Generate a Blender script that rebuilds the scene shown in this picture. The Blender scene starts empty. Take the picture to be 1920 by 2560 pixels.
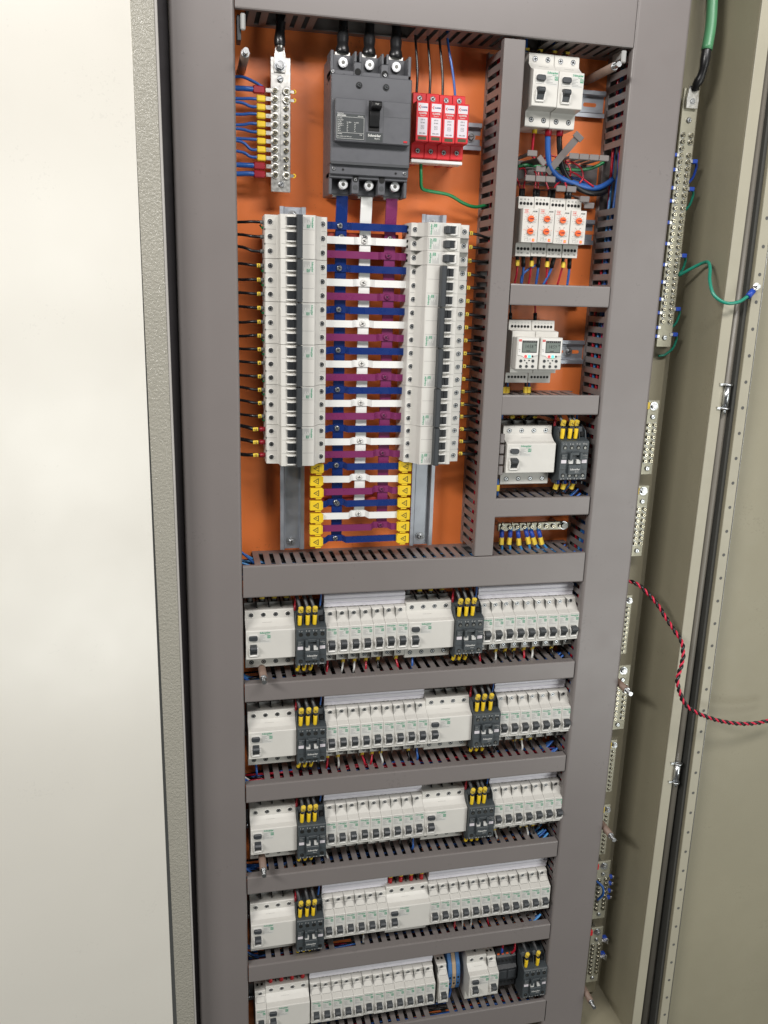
import bpy, bmesh, math, random
from mathutils import Vector, Matrix, Euler
R = math.radians
random.seed(7)
S = bpy.context.scene
COL = S.collection
K = 0.001                                    # everything below is written in millimetres

# ------------------------------------------------------------------ camera
cam = bpy.data.cameras.new('camera'); camo = bpy.data.objects.new('camera', cam); COL.objects.link(camo)
CAM = Vector((-60.5, -1220.3, 1009.7)); CROT = Euler((R(75.3219), R(-1.6685), R(-12.4803)), 'XYZ')
camo.location = CAM * K; camo.rotation_euler = CROT
cam.sensor_fit = 'HORIZONTAL'; cam.sensor_width = 36; cam.lens = 2109.389 / 1920 * 36
cam.clip_start = .01; cam.clip_end = 60
S.camera = camo
# ------------------------------------------------------------------ room light
W = bpy.data.worlds.new('World'); S.world = W; W.use_nodes = True
bg = W.node_tree.nodes['Background']; bg.inputs[0].default_value = (0.98, 1.0, 0.93, 1); bg.inputs[1].default_value = 0.06
def area(name, loc, tgt, sx, sy, power, col=(1, 1, 1)):
    l = bpy.data.lights.new(name, 'AREA'); l.shape = 'RECTANGLE'; l.size = sx * K; l.size_y = sy * K
    l.energy = power; l.color = col
    o = bpy.data.objects.new(name, l); COL.objects.link(o); o.location = Vector(loc) * K
    o.rotation_euler = (Vector(tgt) - Vector(loc)).to_track_quat('-Z', 'Y').to_euler()
    return o
area('ceiling_lamp', (600, -1500, 2150), (300, 0, 800), 1200, 300, 28, (1, .97, .95))
area('ceiling_lamp', (-1750, -1800, 2150), (400, 0, 600), 1000, 300, 52, (1, .97, .93))
for wz, wp in ((1150, 6), (350, 8), (-450, 8)): area('window_light', (1600, -1950, wz), (-250, -170, 300), 800, 560, wp, (.98, 1, .96))
S.view_settings.view_transform = 'Standard'; S.view_settings.look = 'None'
S.view_settings.exposure = 0; S.view_settings.gamma = 1; S.view_settings.use_curve_mapping = False

# ------------------------------------------------------------------ materials
MT = {}
def mat(name, col, rough=.45, metal=0, bump=0, bscale=300, var=.04, vscale=12, coat=0, emit=0, alpha=1, spec=.5, bd=.0004, speck=0):
    m = bpy.data.materials.new(name); m.use_nodes = True; nt = m.node_tree; p = nt.nodes['Principled BSDF']
    p.inputs['Roughness'].default_value = rough; p.inputs['Metallic'].default_value = metal
    p.inputs['Specular IOR Level'].default_value = spec
    if coat: p.inputs['Coat Weight'].default_value = coat; p.inputs['Coat Roughness'].default_value = .2
    tc = nt.nodes.new('ShaderNodeTexCoord'); gm = nt.nodes.new('ShaderNodeNewGeometry')
    n = nt.nodes.new('ShaderNodeTexNoise'); n.inputs['Scale'].default_value = vscale; n.inputs['Detail'].default_value = 5
    nt.links.new(gm.outputs['Position'], n.inputs['Vector'])
    r = nt.nodes.new('ShaderNodeMapRange'); r.inputs[1].default_value = .3; r.inputs[2].default_value = .7
    r.inputs[3].default_value = 1 - var; r.inputs[4].default_value = 1 + var
    nt.links.new(n.outputs[0], r.inputs[0])
    v = nt.nodes.new('ShaderNodeVectorMath'); v.operation = 'SCALE'; v.inputs[0].default_value = col[:3]
    if speck:                                  # sparse dirt specks and rubbed marks
        n4 = nt.nodes.new('ShaderNodeTexNoise'); n4.inputs['Scale'].default_value = 260; n4.inputs['Detail'].default_value = 2
        n5 = nt.nodes.new('ShaderNodeTexNoise'); n5.inputs['Scale'].default_value = 14; n5.inputs['Detail'].default_value = 3
        q = nt.nodes.new('ShaderNodeMath'); q.operation = 'ADD'; q.inputs[1].default_value = 0
        nt.links.new(gm.outputs['Position'], n4.inputs['Vector']); nt.links.new(gm.outputs['Position'], n5.inputs['Vector'])
        nt.links.new(n4.outputs[0], q.inputs[0]); nt.links.new(n5.outputs[0], q.inputs[1])
        r4 = nt.nodes.new('ShaderNodeMapRange'); r4.inputs[1].default_value = 1.27; r4.inputs[2].default_value = 1.33
        r4.inputs[3].default_value = 1; r4.inputs[4].default_value = 1 - speck
        mu = nt.nodes.new('ShaderNodeMath'); mu.operation = 'MULTIPLY'
        nt.links.new(q.outputs[0], r4.inputs[0]); nt.links.new(r4.outputs[0], mu.inputs[0]); nt.links.new(r.outputs[0], mu.inputs[1]); r = mu
    nt.links.new(r.outputs[0], v.inputs['Scale']); nt.links.new(v.outputs[0], p.inputs['Base Color'])
    r2 = nt.nodes.new('ShaderNodeMapRange'); r2.inputs[1].default_value = .3; r2.inputs[2].default_value = .7
    dr = .02 if name == 'duct_plastic' else .06
    r2.inputs[3].default_value = max(.04, rough - dr); r2.inputs[4].default_value = min(1, rough + dr)
    n2 = nt.nodes.new('ShaderNodeTexNoise'); n2.inputs['Scale'].default_value = vscale * 5; n2.inputs['Detail'].default_value = 4
    nt.links.new(gm.outputs['Position'], n2.inputs['Vector'])
    nt.links.new(n2.outputs[0], r2.inputs[0]); nt.links.new(r2.outputs[0], p.inputs['Roughness'])
    if bump:
        b = nt.nodes.new('ShaderNodeBump'); b.inputs['Strength'].default_value = bump; b.inputs['Distance'].default_value = bd
        n3 = nt.nodes.new('ShaderNodeTexNoise'); n3.inputs['Scale'].default_value = bscale; n3.inputs['Detail'].default_value = 3
        nt.links.new(gm.outputs['Position'], n3.inputs['Vector']); nt.links.new(n3.outputs[0], b.inputs['Height'])
        nt.links.new(b.outputs[0], p.inputs['Normal'])
    if emit:
        p.inputs['Emission Color'].default_value = (*col[:3], 1); p.inputs['Emission Strength'].default_value = emit
    if alpha < 1: p.inputs['Alpha'].default_value = alpha
    MT[name] = m; return m
mat('duct_plastic', (.196, .176, .170), .34, bump=.05, bscale=14, var=.03, vscale=7, speck=.12, bd=.0006)
mat('orange_paint', (.80, .205, .050), .38, bump=.3, bscale=120, var=.09, vscale=9, speck=.2)
mat('cabinet_paint', (.305, .280, .200), .48, bump=.6, bscale=600, var=.045, vscale=7, speck=.1)
mat('flange_paint', (.40, .375, .29), .42, bump=.3, bscale=600)
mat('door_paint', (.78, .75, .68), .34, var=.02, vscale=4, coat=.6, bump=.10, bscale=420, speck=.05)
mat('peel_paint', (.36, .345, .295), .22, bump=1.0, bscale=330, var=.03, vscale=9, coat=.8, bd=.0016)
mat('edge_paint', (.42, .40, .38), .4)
mat('white_plastic', (.63, .615, .575), .40, bump=.04, bscale=900, var=.03, vscale=25)
mat('white_gloss', (.74, .73, .70), .25, var=.02)
mat('grey_top', (.36, .36, .35), .5)
mat('seam', (.10, .10, .095), .7)
mat('dark_plastic', (.022, .024, .027), .33, var=.1, vscale=60)
mat('handle_grey', (.040, .045, .050), .42, var=.1)
mat('contactor_grey', (.050, .060, .066), .45, bump=.05, bscale=900, var=.07, vscale=40)
mat('mccb_grey', (.095, .097, .108), .42, bump=.08, bscale=1200, var=.05, vscale=30)
mat('mccb_dark', (.055, .058, .063), .5)
mat('mccb_label', (.040, .046, .048), .45)
mat('black', (.008, .008, .009), .35)
mat('hole', (.006, .006, .006), .8)
mat('print_white', (.62, .62, .60), .6)
mat('print_black', (.015, .015, .015), .6)
mat('print_grey', (.36, .36, .35), .6)
mat('print_patch', (.60, .60, .57), .5)
mat('print_green', (.010, .27, .13), .5)
mat('red_plastic', (.60, .022, .030), .34, var=.05)
mat('print_red', (.62, .03, .02), .5)
mat('spd_label', (.66, .62, .66), .4)
mat('window_green', (.05, .06, .02), .4)
mat('blue_bar', (.006, .026, .150), .28, var=.05)
mat('white_bar', (.78, .78, .76), .3, var=.03)
mat('purple_bar', (.185, .025, .105), .30, var=.05)
mat('zinc', (.62, .64, .66), .32, 1, bump=.1, bscale=500, var=.10, vscale=40)
mat('rail_zinc', (.50, .53, .58), .38, .85, bump=.05, bscale=200, var=.08, vscale=15)
mat('tin', (.66, .65, .62), .33, 1, bump=.15, bscale=120, var=.08, vscale=50)
mat('steel', (.55, .56, .57), .32, 1, var=.08, vscale=200)
mat('bright_steel', (.82, .83, .84), .38, .75, bump=.2, bscale=300, var=.08, vscale=120)
mat('dark_screw', (.16, .16, .15), .35, 1)
mat('brass_screw', (.56, .52, .40), .25, 1, var=.15, vscale=150)
mat('bar_tin', (.40, .385, .30), .45, .55, bump=.3, bscale=200, var=.08, vscale=30)
mat('aluminium', (.90, .88, .95), .38, 0, var=.04)
mat('yellow_plastic', (.80, .55, .02), .4, var=.05)
mat('tag_yellow', (.78, .56, .06), .5, var=.1, vscale=100)
mat('cable_black', (.012, .012, .013), .30, var=.1)
mat('cable_grey', (.05, .05, .052), .4)
mat('cable_blue', (.022, .10, .36), .32, var=.08)
mat('cable_lightblue', (.06, .25, .55), .35)
mat('cable_red', (.42, .010, .028), .30, var=.08)
mat('cable_green', (.012, .20, .065), .30, var=.08)
mat('cable_teal', (.02, .25, .17), .30)
mat('cable_palegreen', (.075, .25, .12), .38, var=.08)
mat('cable_white', (.6, .6, .58), .4)
mat('sleeve_red', (.30, .010, .022), .35)
mat('sleeve_grey', (.14, .145, .14), .5)
mat('lug_blue', (.02, .07, .42), .35)
mat('brown_sleeve', (.20, .135, .105), .5, var=.12, vscale=60)
mat('orange_knob', (.80, .13, .02), .35)
mat('lcd', (.16, .19, .17), .25)
mat('led_red', (1, .05, .05), .4, emit=1.2)
mat('led_green', (.1, .9, .5), .4, emit=1.0)
mat('channel_paint', (.17, .155, .13), .4)
mat('rubber', (.022, .018, .02), .7)
mat('gasket', (.05, .05, .045), .7, bump=.6, bscale=300)
mat('terminal_blue', (.05, .16, .38), .45)
mat('terminal_beige', (.42, .30, .19), .5)
mat('insulator_red', (.45, .05, .03), .5)
mat('braid_red', (.62, .02, .06), .4)

# ------------------------------------------------------------------ helpers
_tc = {}
def text_mesh(s, bold):
    k = (s, bold)
    if k not in _tc:
        c = bpy.data.curves.new('lettering', 'FONT'); c.body = s; c.size = 1; c.align_x = 'CENTER'; c.align_y = 'CENTER'
        c.resolution_u = 1; c.offset = bold
        o = bpy.data.objects.new('lettering', c); me = bpy.data.meshes.new_from_object(o)
        _tc[k] = ([v.co.copy() for v in me.vertices], [tuple(p.vertices) for p in me.polygons])
        bpy.data.objects.remove(o); bpy.data.curves.remove(c); bpy.data.meshes.remove(me)
    return _tc[k]
class MB:
    def __init__(s): s.bm = bmesh.new(); s.mats = []; s.c = 0
    def m(s, name):
        if name not in s.mats: s.mats.append(name)
        s.c = s.mats.index(name); return s
    def face(s, vs, smooth=False):
        try: f = s.bm.faces.new(vs)
        except ValueError: return None
        f.material_index = s.c; f.smooth = smooth; return f
    def hull(s, vs, faces, b=0):
        bv = [s.bm.verts.new(v) for v in vs]; fs = [s.face([bv[i] for i in f]) for f in faces]
        if b:
            es = {e for f in fs if f for e in f.edges}
            bmesh.ops.bevel(s.bm, geom=list(es), offset=b, segments=1, affect='EDGES', profile=.5, material=s.c)
        return s
    def box(s, x0, x1, y0, y1, z0, z1, b=0):
        v = [(x, y, z) for x in (x0, x1) for y in (y0, y1) for z in (z0, z1)]
        return s.hull(v, [(0, 1, 3, 2), (4, 6, 7, 5), (0, 4, 5, 1), (2, 3, 7, 6), (0, 2, 6, 4), (1, 5, 7, 3)], b)
    def prism(s, poly, a, b, ax='x', bev=0):      # polygon given in (y,z) for x, (x,z) for y, (x,y) for z
        def P(p, t): return {'x': (t, p[0], p[1]), 'y': (p[0], t, p[1]), 'z': (p[0], p[1], t)}[ax]
        n = len(poly); vs = [P(p, a) for p in poly] + [P(p, b) for p in poly]
        fs = [tuple(range(n)), tuple(range(2 * n - 1, n - 1, -1))] + [(i, n + i, n + (i + 1) % n, (i + 1) % n) for i in range(n)]
        return s.hull(vs, fs, bev)
    def cyl(s, c, r, L, ax='y', r2=None, n=16, smooth=True):   # from c along axis by L
        r2 = r if r2 is None else r2
        c = Vector(c); A = {'x': Vector((1, 0, 0)), 'y': Vector((0, 1, 0)), 'z': Vector((0, 0, 1))}[ax] if isinstance(ax, str) else Vector(ax).normalized()
        u = A.orthogonal().normalized(); w = A.cross(u)
        a = [s.bm.verts.new(c + (u * math.cos(2 * math.pi * i / n) + w * math.sin(2 * math.pi * i / n)) * r) for i in range(n)]
        b = [s.bm.verts.new(c + A * L + (u * math.cos(2 * math.pi * i / n) + w * math.sin(2 * math.pi * i / n)) * r2) for i in range(n)]
        for i in range(n): s.face([a[i], a[(i + 1) % n], b[(i + 1) % n], b[i]], smooth)
        s.face(a[::-1]); s.face(b); return s
    def ring(s, c, ro, ri, h, n=18):              # annulus facing -y, raised by h towards -y
        x, y, z = c; rows = []
        for r, yy in ((ro, y), (ro - .25 * (ro - ri), y - h), (ri + .25 * (ro - ri), y - h), (ri, y + .1)):
            rows.append([s.bm.verts.new((x + r * math.cos(2 * math.pi * i / n), yy, z + r * math.sin(2 * math.pi * i / n))) for i in range(n)])
        for a, b in zip(rows, rows[1:]):
            for i in range(n): s.face([a[i], a[(i + 1) % n], b[(i + 1) % n], b[i]], True)
        return s
    def disc(s, c, r, n=16):
        x, y, z = c; s.face([s.bm.verts.new((x + r * math.cos(-2 * math.pi * i / n), y, z + r * math.sin(-2 * math.pi * i / n))) for i in range(n)]); return s
    def tube(s, pts, r, n=8, smooth_path=True, cap=True, sub=6):
        P = [Vector(p) for p in pts]
        if smooth_path and len(P) > 2:
            Q = []
            E = [P[0] * 2 - P[1]] + P + [P[-1] * 2 - P[-2]]
            for i in range(1, len(E) - 2):
                for k in range(sub):
                    t = k / sub; a, b, c, d = E[i - 1:i + 3]
                    Q.append(.5 * ((2 * b) + (c - a) * t + (2 * a - 5 * b + 4 * c - d) * t * t + (3 * b - a - 3 * c + d) * t ** 3))
            Q.append(P[-1]); P = Q
        T = [(P[min(i + 1, len(P) - 1)] - P[max(i - 1, 0)]).normalized() for i in range(len(P))]
        u = T[0].orthogonal().normalized(); rows = []
        for i, p in enumerate(P):
            u = (u - T[i] * u.dot(T[i])).normalized(); w = T[i].cross(u)
            rr = r(i / (len(P) - 1)) if callable(r) else r
            rows.append([s.bm.verts.new(p + (u * math.cos(2 * math.pi * k / n) + w * math.sin(2 * math.pi * k / n)) * rr) for k in range(n)])
        for a, b in zip(rows, rows[1:]):
            for k in range(n): s.face([a[k], a[(k + 1) % n], b[(k + 1) % n], b[k]], True)
        if cap: s.face(rows[0][::-1]); s.face(rows[-1])
        return s
    def text(s, t, x, y, z, size, bold=.02, rot=0, align=0, squash=1):
        vs, fs = text_mesh(t, bold); xs = [v.x for v in vs]; w = (max(xs) - min(xs)) * size * squash if vs else 0
        ca, sa = math.cos(R(rot)), math.sin(R(rot)); off = {0: 0, -1: w / 2, 1: -w / 2}[align]
        bv = []
        for v in vs:
            a = v.x * size * squash + off; b = v.y * size
            bv.append(s.bm.verts.new((x + a * ca - b * sa, y, z + a * sa + b * ca)))
        for f in fs: s.face([bv[i] for i in f])
        return s
    def quad(s, x0, x1, y, z0, z1):
        s.face([s.bm.verts.new(p) for p in ((x0, y, z0), (x1, y, z0), (x1, y, z1), (x0, y, z1))]); return s
    def mesh(s, name):
        bmesh.ops.scale(s.bm, vec=(K, K, K), verts=s.bm.verts)
        bmesh.ops.recalc_face_normals(s.bm, faces=s.bm.faces)
        me = bpy.data.meshes.new(name); s.bm.to_mesh(me); s.bm.free()
        for n in s.mats: me.materials.append(MT[n])
        return me
def tag(o, label=None, cat=None, group=None, kind=None):
    if label: o['label'] = label
    if cat: o['category'] = cat
    if group: o['group'] = group
    if kind: o['kind'] = kind
    return o
def thing(name, label, cat, loc=(0, 0, 0), group=None, rot=(0, 0, 0)):
    o = bpy.data.objects.new(name, None); COL.objects.link(o); o.empty_display_size = .01
    o.location = Vector(loc) * K; o.rotation_euler = rot
    return tag(o, label, cat, group)
def part(name, mb, parent, label=None):
    o = bpy.data.objects.new(name, mb.mesh(name) if isinstance(mb, MB) else mb); COL.objects.link(o); o.parent = parent
    return tag(o, label)
def single(name, mb, label, cat, group=None, loc=(0, 0, 0), kind=None):
    o = bpy.data.objects.new(name, mb.mesh(name)); COL.objects.link(o); o.location = Vector(loc) * K
    return tag(o, label, cat, group, kind)
def dup(root, loc, label, group=None, rot=None):            # copy a thing with its parts and sub-parts
    r = root.copy(); COL.objects.link(r); r.location = Vector(loc) * K
    if rot is not None: r.rotation_euler = rot
    r['label'] = label
    if group: r['group'] = group
    for ch in root.children:
        c = ch.copy(); COL.objects.link(c); c.parent = r
        for g in ch.children:
            d = g.copy(); COL.objects.link(d); d.parent = c
    return r
class Proto:                                                # the first placing moves the original, later ones copy it
    def __init__(s, root): s.root = root; s.used = False
    def put(s, loc, label, group=None, rot=(0, 0, 0)):
        loc = (loc[0], loc[1] + random.uniform(-.35, .35), loc[2] + (random.uniform(-.4, .4) if rot == (0, 0, 0) else 0)); rot = (rot[0] + random.uniform(-.004, .004), rot[1], rot[2])
        if not s.used:
            s.used = True; s.root.location = Vector(loc) * K; s.root.rotation_euler = rot; s.root['label'] = label
            if group: s.root['group'] = group
            return s.root
        return dup(s.root, loc, label, group, rot)
CM = CROT.to_matrix()
def at(u, v, y):                                            # point on the plane y seen at pixel u,v of the photograph
    d = CM @ Vector(((u - 960) / 2109.389, -(v - 1280) / 2109.389, -1)); t = (y - CAM.y) / d.y
    return CAM + d * t
ORD = ['first', 'second', 'third', 'fourth', 'fifth', 'sixth', 'seventh', 'eighth', 'ninth', 'tenth', 'eleventh', 'twelfth', 'thirteenth',
       'fourteenth', 'fifteenth', 'sixteenth', 'seventeenth', 'eighteenth', 'nineteenth', 'twentieth', 'twenty-first', 'twenty-second',
       'twenty-third', 'twenty-fourth', 'twenty-fifth', 'twenty-sixth', 'twenty-seventh', 'twenty-eighth', 'twenty-ninth', 'thirtieth']
def screw(mb, x, y, z, r=2.6, metal='steel', slot='cross', h=1.2):
    mb.m(metal).cyl((x, y, z), r, -h * .6, 'y', n=14).cyl((x, y - h * .6, z), r, -h * .4, 'y', r2=r * .72, n=14)
    yy = y - h - .06; mb.m('hole'); a = random.uniform(0, 90)
    for k in ((0, 90) if slot == 'cross' else (0,)):
        ca, sa = math.cos(R(a + k)), math.sin(R(a + k)); l, w = r * .62, r * .13
        mb.face([mb.bm.verts.new((x + p * ca - q * sa, yy - k * .0005, z + p * sa + q * ca)) for p, q in ((-l, -w), (l, -w), (l, w), (-l, w))])
    return mb
def bolt(mb, x, y, z, r=6, h=5, washer=True):
    if washer: mb.m('zinc').cyl((x, y, z), r * 1.35, -1.2, 'y', n=24)
    mb.m('steel').cyl((x, y - 1.2, z), r, -h, 'y', n=6, smooth=False).cyl((x, y - 1.2 - h, z), r * .72, -.5, 'y', r2=r * .6, n=14)
    return mb

# ================================================================== CABINET
cab = thing('electrical_cabinet', 'beige painted steel cabinet with open doors around the wired panel', 'cabinet', (0, 0, -310))
Z0 = 310
def cz(z): return z + Z0
m = MB().m('cabinet_paint').box(-90, 692, 26, 30, cz(-308), cz(1480)); part('back_wall', m, cab)
m = MB().m('cabinet_paint').box(560, 668, 0, 3, cz(-294), cz(1470), .6).box(664, 667, 3, 26, cz(-294), cz(1470)); part('side_plate', m, cab)
m = MB().m('cabinet_paint').box(690, 693, -98, 26, cz(-330), cz(1480)); part('right_side_wall', m, cab)
m = MB().m('cabinet_paint').box(-93, 690, -98, 30, cz(-310), cz(-306)); part('cabinet_floor', m, cab)
m = MB().m('cabinet_paint').box(-93, 690, -98, 30, cz(1480), cz(1484)); part('cabinet_roof', m, cab)
m = MB().m('flange_paint').box(690.5, 708, -101, -98.5, cz(-400), cz(1484), .5); part('right_flange', m, cab)
m = MB().m('channel_paint').box(708.3, 742, -86, -84, cz(-400), cz(1484))
m.tube([(717.5, -91, cz(-400)), (717.5, -91, cz(1484))], 7.5, 16, False)
part('rain_channel', m, cab)
# right door, swung wide open
def xs(z): return 739.8 + (395 - z) * .0098           # the hanging door leans a little
def slab(mb, a, b, y0, y1):
    zt, zb = 1484, -500; vs = []
    for d in (a, b):
        for y in (y0, y1): vs += [(xs(zb) + d, y, cz(zb)), (xs(zt) + d, y, cz(zt))]
    return mb.hull(vs, [(0, 1, 3, 2), (4, 6, 7, 5), (0, 4, 5, 1), (2, 3, 7, 6), (0, 2, 6, 4), (1, 5, 7, 3)], .3)
dm = MB().m('cabinet_paint'); slab(dm, -7.5, 400, -93, -90); slab(dm, -8, -5.5, -111, -92.9)
door = part('right_door', dm, cab)
gk = MB().m('gasket'); slab(gk, -13.5, -8.3, -106, -86); part('gasket', gk, cab)
st = MB().m('flange_paint'); slab(st, -8, 7.5, -113, -111.2); st.m('steel'); slab(st, 7.5, 8.3, -114.2, -108)
zz = -480
while zz < 1470:
    st.m('seam').cyl((xs(zz) + .3, -113.05, cz(zz)), 2.6, -.05, 'y', n=14); zz += 38.2
part('perforated_strip', st, door)
# hinges
for hz in (874, 245):
    h = MB().m('zinc').cyl((712, -104, cz(hz - 16)), 5, 30, 'z', n=16).cyl((712, -104, cz(hz + 15)), 7, 2.5, 'z', n=16).cyl((712, -104, cz(hz - 20)), 6.5, 2.5, 'z', n=16)
    h.m('zinc').box(700, 712, -104, -101.2, cz(hz - 20), cz(hz - 17)).box(700, 712, -104, -101.2, cz(hz + 15), cz(hz + 18)).cyl((712, -104, cz(hz - 27)), 2.6, 8, 'z', n=10)
    part('hinge', h, cab)
# left side: frame band, its edge and the open left door
def slanted(x0t, x1t, x0b, x1b, y0, y1, mt):
    zt, zb = cz(1484), cz(-420); f = (1484 + 420) / 1440.
    dx = [(x0b - x0t) * f, (x1b - x1t) * f]
    vs = []
    for (xt, d) in ((x0t, dx[0]), (x1t, dx[1])):
        for y in (y0, y1):
            vs += [(xt - d * .1 + d, y, zb), (xt - d * .1, y, zt)]
    return MB().m(mt).hull(vs, [(0, 1, 3, 2), (4, 6, 7, 5), (0, 4, 5, 1), (2, 3, 7, 6), (0, 2, 6, 4), (1, 5, 7, 3)], .5)
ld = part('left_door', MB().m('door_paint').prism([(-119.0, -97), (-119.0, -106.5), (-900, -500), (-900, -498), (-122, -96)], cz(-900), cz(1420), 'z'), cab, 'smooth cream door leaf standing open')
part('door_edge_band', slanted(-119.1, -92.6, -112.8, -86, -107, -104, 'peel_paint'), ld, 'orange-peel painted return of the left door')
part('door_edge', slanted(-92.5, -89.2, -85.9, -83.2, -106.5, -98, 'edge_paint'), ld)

m = MB().m('rubber').box(-93, -77.8, -64, -60, cz(-400), cz(1470)); part('rubber_seal', m, cab)
# mounting plate
m = MB().m('orange_paint').box(-70, 558, 0, 3, -290, 1420, .5)
single('mounting_plate', m, 'bright orange painted steel mounting plate behind all the devices', 'mounting plate')

# ================================================================== WIRING DUCTS
P = 15.0
def duct_h(x0, x1, z0, z1, label, fx0=None, fx1=None, lip=-69.5, clear=()):
    t = thing('wiring_duct', label, 'wiring duct', ((x0 + x1) / 2, 0, z0), 'grey slotted wiring ducts')
    ox, oz = (x0 + x1) / 2, z0
    fx0 = x0 + 12 if fx0 is None else fx0; fx1 = x1 - 14 if fx1 is None else fx1
    c = MB().m('duct_plastic'); h = z1 - z0
    c.prism([(lip, 0), (-73.4, 0), (-74.8, .5), (-75.4, 2), (-75.4, h - 2), (-74.8, h - .5), (-73.4, h), (lip, h), (lip, h - 1.3), (-73.6, h - 1.3), (-73.6, 1.3), (lip, 1.3)], x0 - ox + .4, x1 - ox - .4)
    part('cover', c, t)
    b = MB().m('duct_plastic').box(fx0 - ox, fx1 - ox, -2.5, -.4, 1.5, h - 1.5)
    for zz, s in ((1.6, 1), (h - 1.6, -1)):
        b.box(fx0 - ox, fx1 - ox, -12, -.5, min(zz, zz + s * 1.5), max(zz, zz + s * 1.5))
        x = fx0
        while x < fx1 - 8:
            if not any(a < x < bb for a, bb in clear):
                b.box(x - ox, x - ox + 8.8, -66, -12, min(zz, zz + s * 1.4), max(zz, zz + s * 1.4))
                b.box(x - ox, x - ox + 8.8, -70, -66, min(zz - s * .6, zz + s * 1.8), max(zz - s * .6, zz + s * 1.8))
            x += P
    part('slotted_body', b, t)
    return t
def duct_v(x0, x1, z0, z1, label, lw=True, rw=True, clear=()):
    t = thing('wiring_duct', label, 'wiring duct', (x0, 0, z0), 'grey slotted wiring ducts')
    w = x1 - x0; h = z1 - z0
    c = MB().m('duct_plastic')
    rr = 4.2 if w > 50 else 1.8; cn_ = [(rr - rr * math.cos(R(a)), -75.4 + rr - rr * math.sin(R(a))) for a in (0, 18, 36, 54, 72, 90)]
    c.prism([(0, -64)] + cn_ + [(w - x, y) for x, y in cn_[::-1]] + [(w, -64), (w - 1.4, -64), (w - 1.4, -70), (w - rr, -74), (rr, -74), (1.4, -70), (1.4, -64)], 0, h, 'z')
    part('cover', c, t)
    b = MB().m('duct_plastic').box(2, w - 2, -2.5, -.4, 1, h - 1)
    for xx, s in ((1.6, 1), (w - 1.6, -1)):
        b.box(min(xx, xx + 1.5 * s), max(xx, xx + 1.5 * s), -10, -.5, 1, h - 1)
        b.box(min(xx, xx + 1.8 * s), max(xx, xx + 1.8 * s), -70, -65.5, 1, h - 1)
        z = 6
        while z < h - 10:
            if not any(a < z + z0 < bb for a, bb in clear):
                b.box(min(xx, xx + 1.4 * s), max(xx, xx + 1.4 * s), -66, -8, z, z + 8.6)
            z += P
    part('slotted_body', b, t)
    return t
duct_v(-77.5, -.3, -330, 1500, 'tall grey vertical duct with plain cover at the left of the panel')
duct_v(524, 603.5, -292, 1500, 'tall grey vertical duct with plain cover at the right of the panel', clear=((1135, 1205),))
duct_v(342.5, 372, 630, 1329, 'narrow grey vertical duct between the breaker columns and the small relays')
duct_h(-.2, 523.8, 1332.5, 1420, 'deep grey horizontal duct along the top of the panel', 18, 522, clear=((45, 62), (100, 225), (375, 398)))
duct_h(.2, 523, 580.5, 628.5, 'wide grey horizontal duct crossing the middle of the panel', 18, 520, clear=((335, 372),))
duct_h(372.6, 523, 996, 1025, 'short grey duct cover between timer relays and digital timers')
duct_h(371, 522, 841.5, 870.5, 'short grey duct directly below the two digital timers')
duct_h(370.5, 522, 688.5, 717.5, 'short grey duct between the small contactor and the screw terminal bar')
duct_h(.4, 522.5, 417, 446.5, 'grey horizontal duct under the first long breaker row', 34, lip=-62)
duct_h(.4, 522.5, 248.5, 278.5, 'grey horizontal duct under the second long breaker row', 30, lip=-62)
duct_h(.4, 522.5, 84.5, 115.5, 'grey horizontal duct under the third long breaker row', 36, lip=-62)
duct_h(.4, 523, -82.5, -51.5, 'grey horizontal duct under the fourth long breaker row', 30, lip=-62, clear=((148, 178),))
duct_h(.4, 530, -262, -214, 'grey horizontal duct at the bottom edge of the picture', 20, clear=((310, 350),))

# ================================================================== BREAKER PROTOTYPES
PROF = [(-8, -40.5), (-50.8, -40.5), (-52, -39.3), (-52, -25.5), (-53.2, -24.4), (-55, -23.6), (-71, -22.6), (-72, -21.6), (-72, 21.4), (-71.2, 22.5),
        (-62, 25.5), (-55, 30.5), (-52, 32.5), (-52, 39.3), (-50.8, 40.5), (-34, 42.3), (-8, 42.3)]
PROF_R = [(-8, -44.5), (-50.8, -44.5), (-52, -43.3), (-52, -25.5), (-53.2, -24.4), (-71, -22.6), (-72, -21.6), (-72, 21.4), (-71.2, 22.5),
          (-63, 24.5), (-56, 29.5), (-52, 33), (-52, 45.3), (-50.8, 46.5), (-34, 47.5), (-8, 47.5)]
def term(mb, x, z, y=-52, r=4.1, screwmat='steel'):
    mb.m('white_gloss').ring((x, y, z), r, r - .9, .7)
    mb.m('hole').disc((x, y - .12, z), r - .7)
    return mb
def term_screw(x, z, y=-52, r=2.5):
    mb = MB(); mb.m('zinc').cyl((x, y - .13, z), r, -.25, 'y', n=14)
    mb.m('hole')
    a = random.uniform(20, 160)
    for k in (0, 90):
        ca, sa = math.cos(R(a + k)), math.sin(R(a + k)); l, w = r * .8, r * .24
        mb.face([mb.bm.verts.new((x + p * ca - q * sa, y - .44 - k * .0005, z + p * sa + q * ca)) for p, q in ((-l, -w), (l, -w), (l, w), (-l, w))])
    return mb
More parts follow.
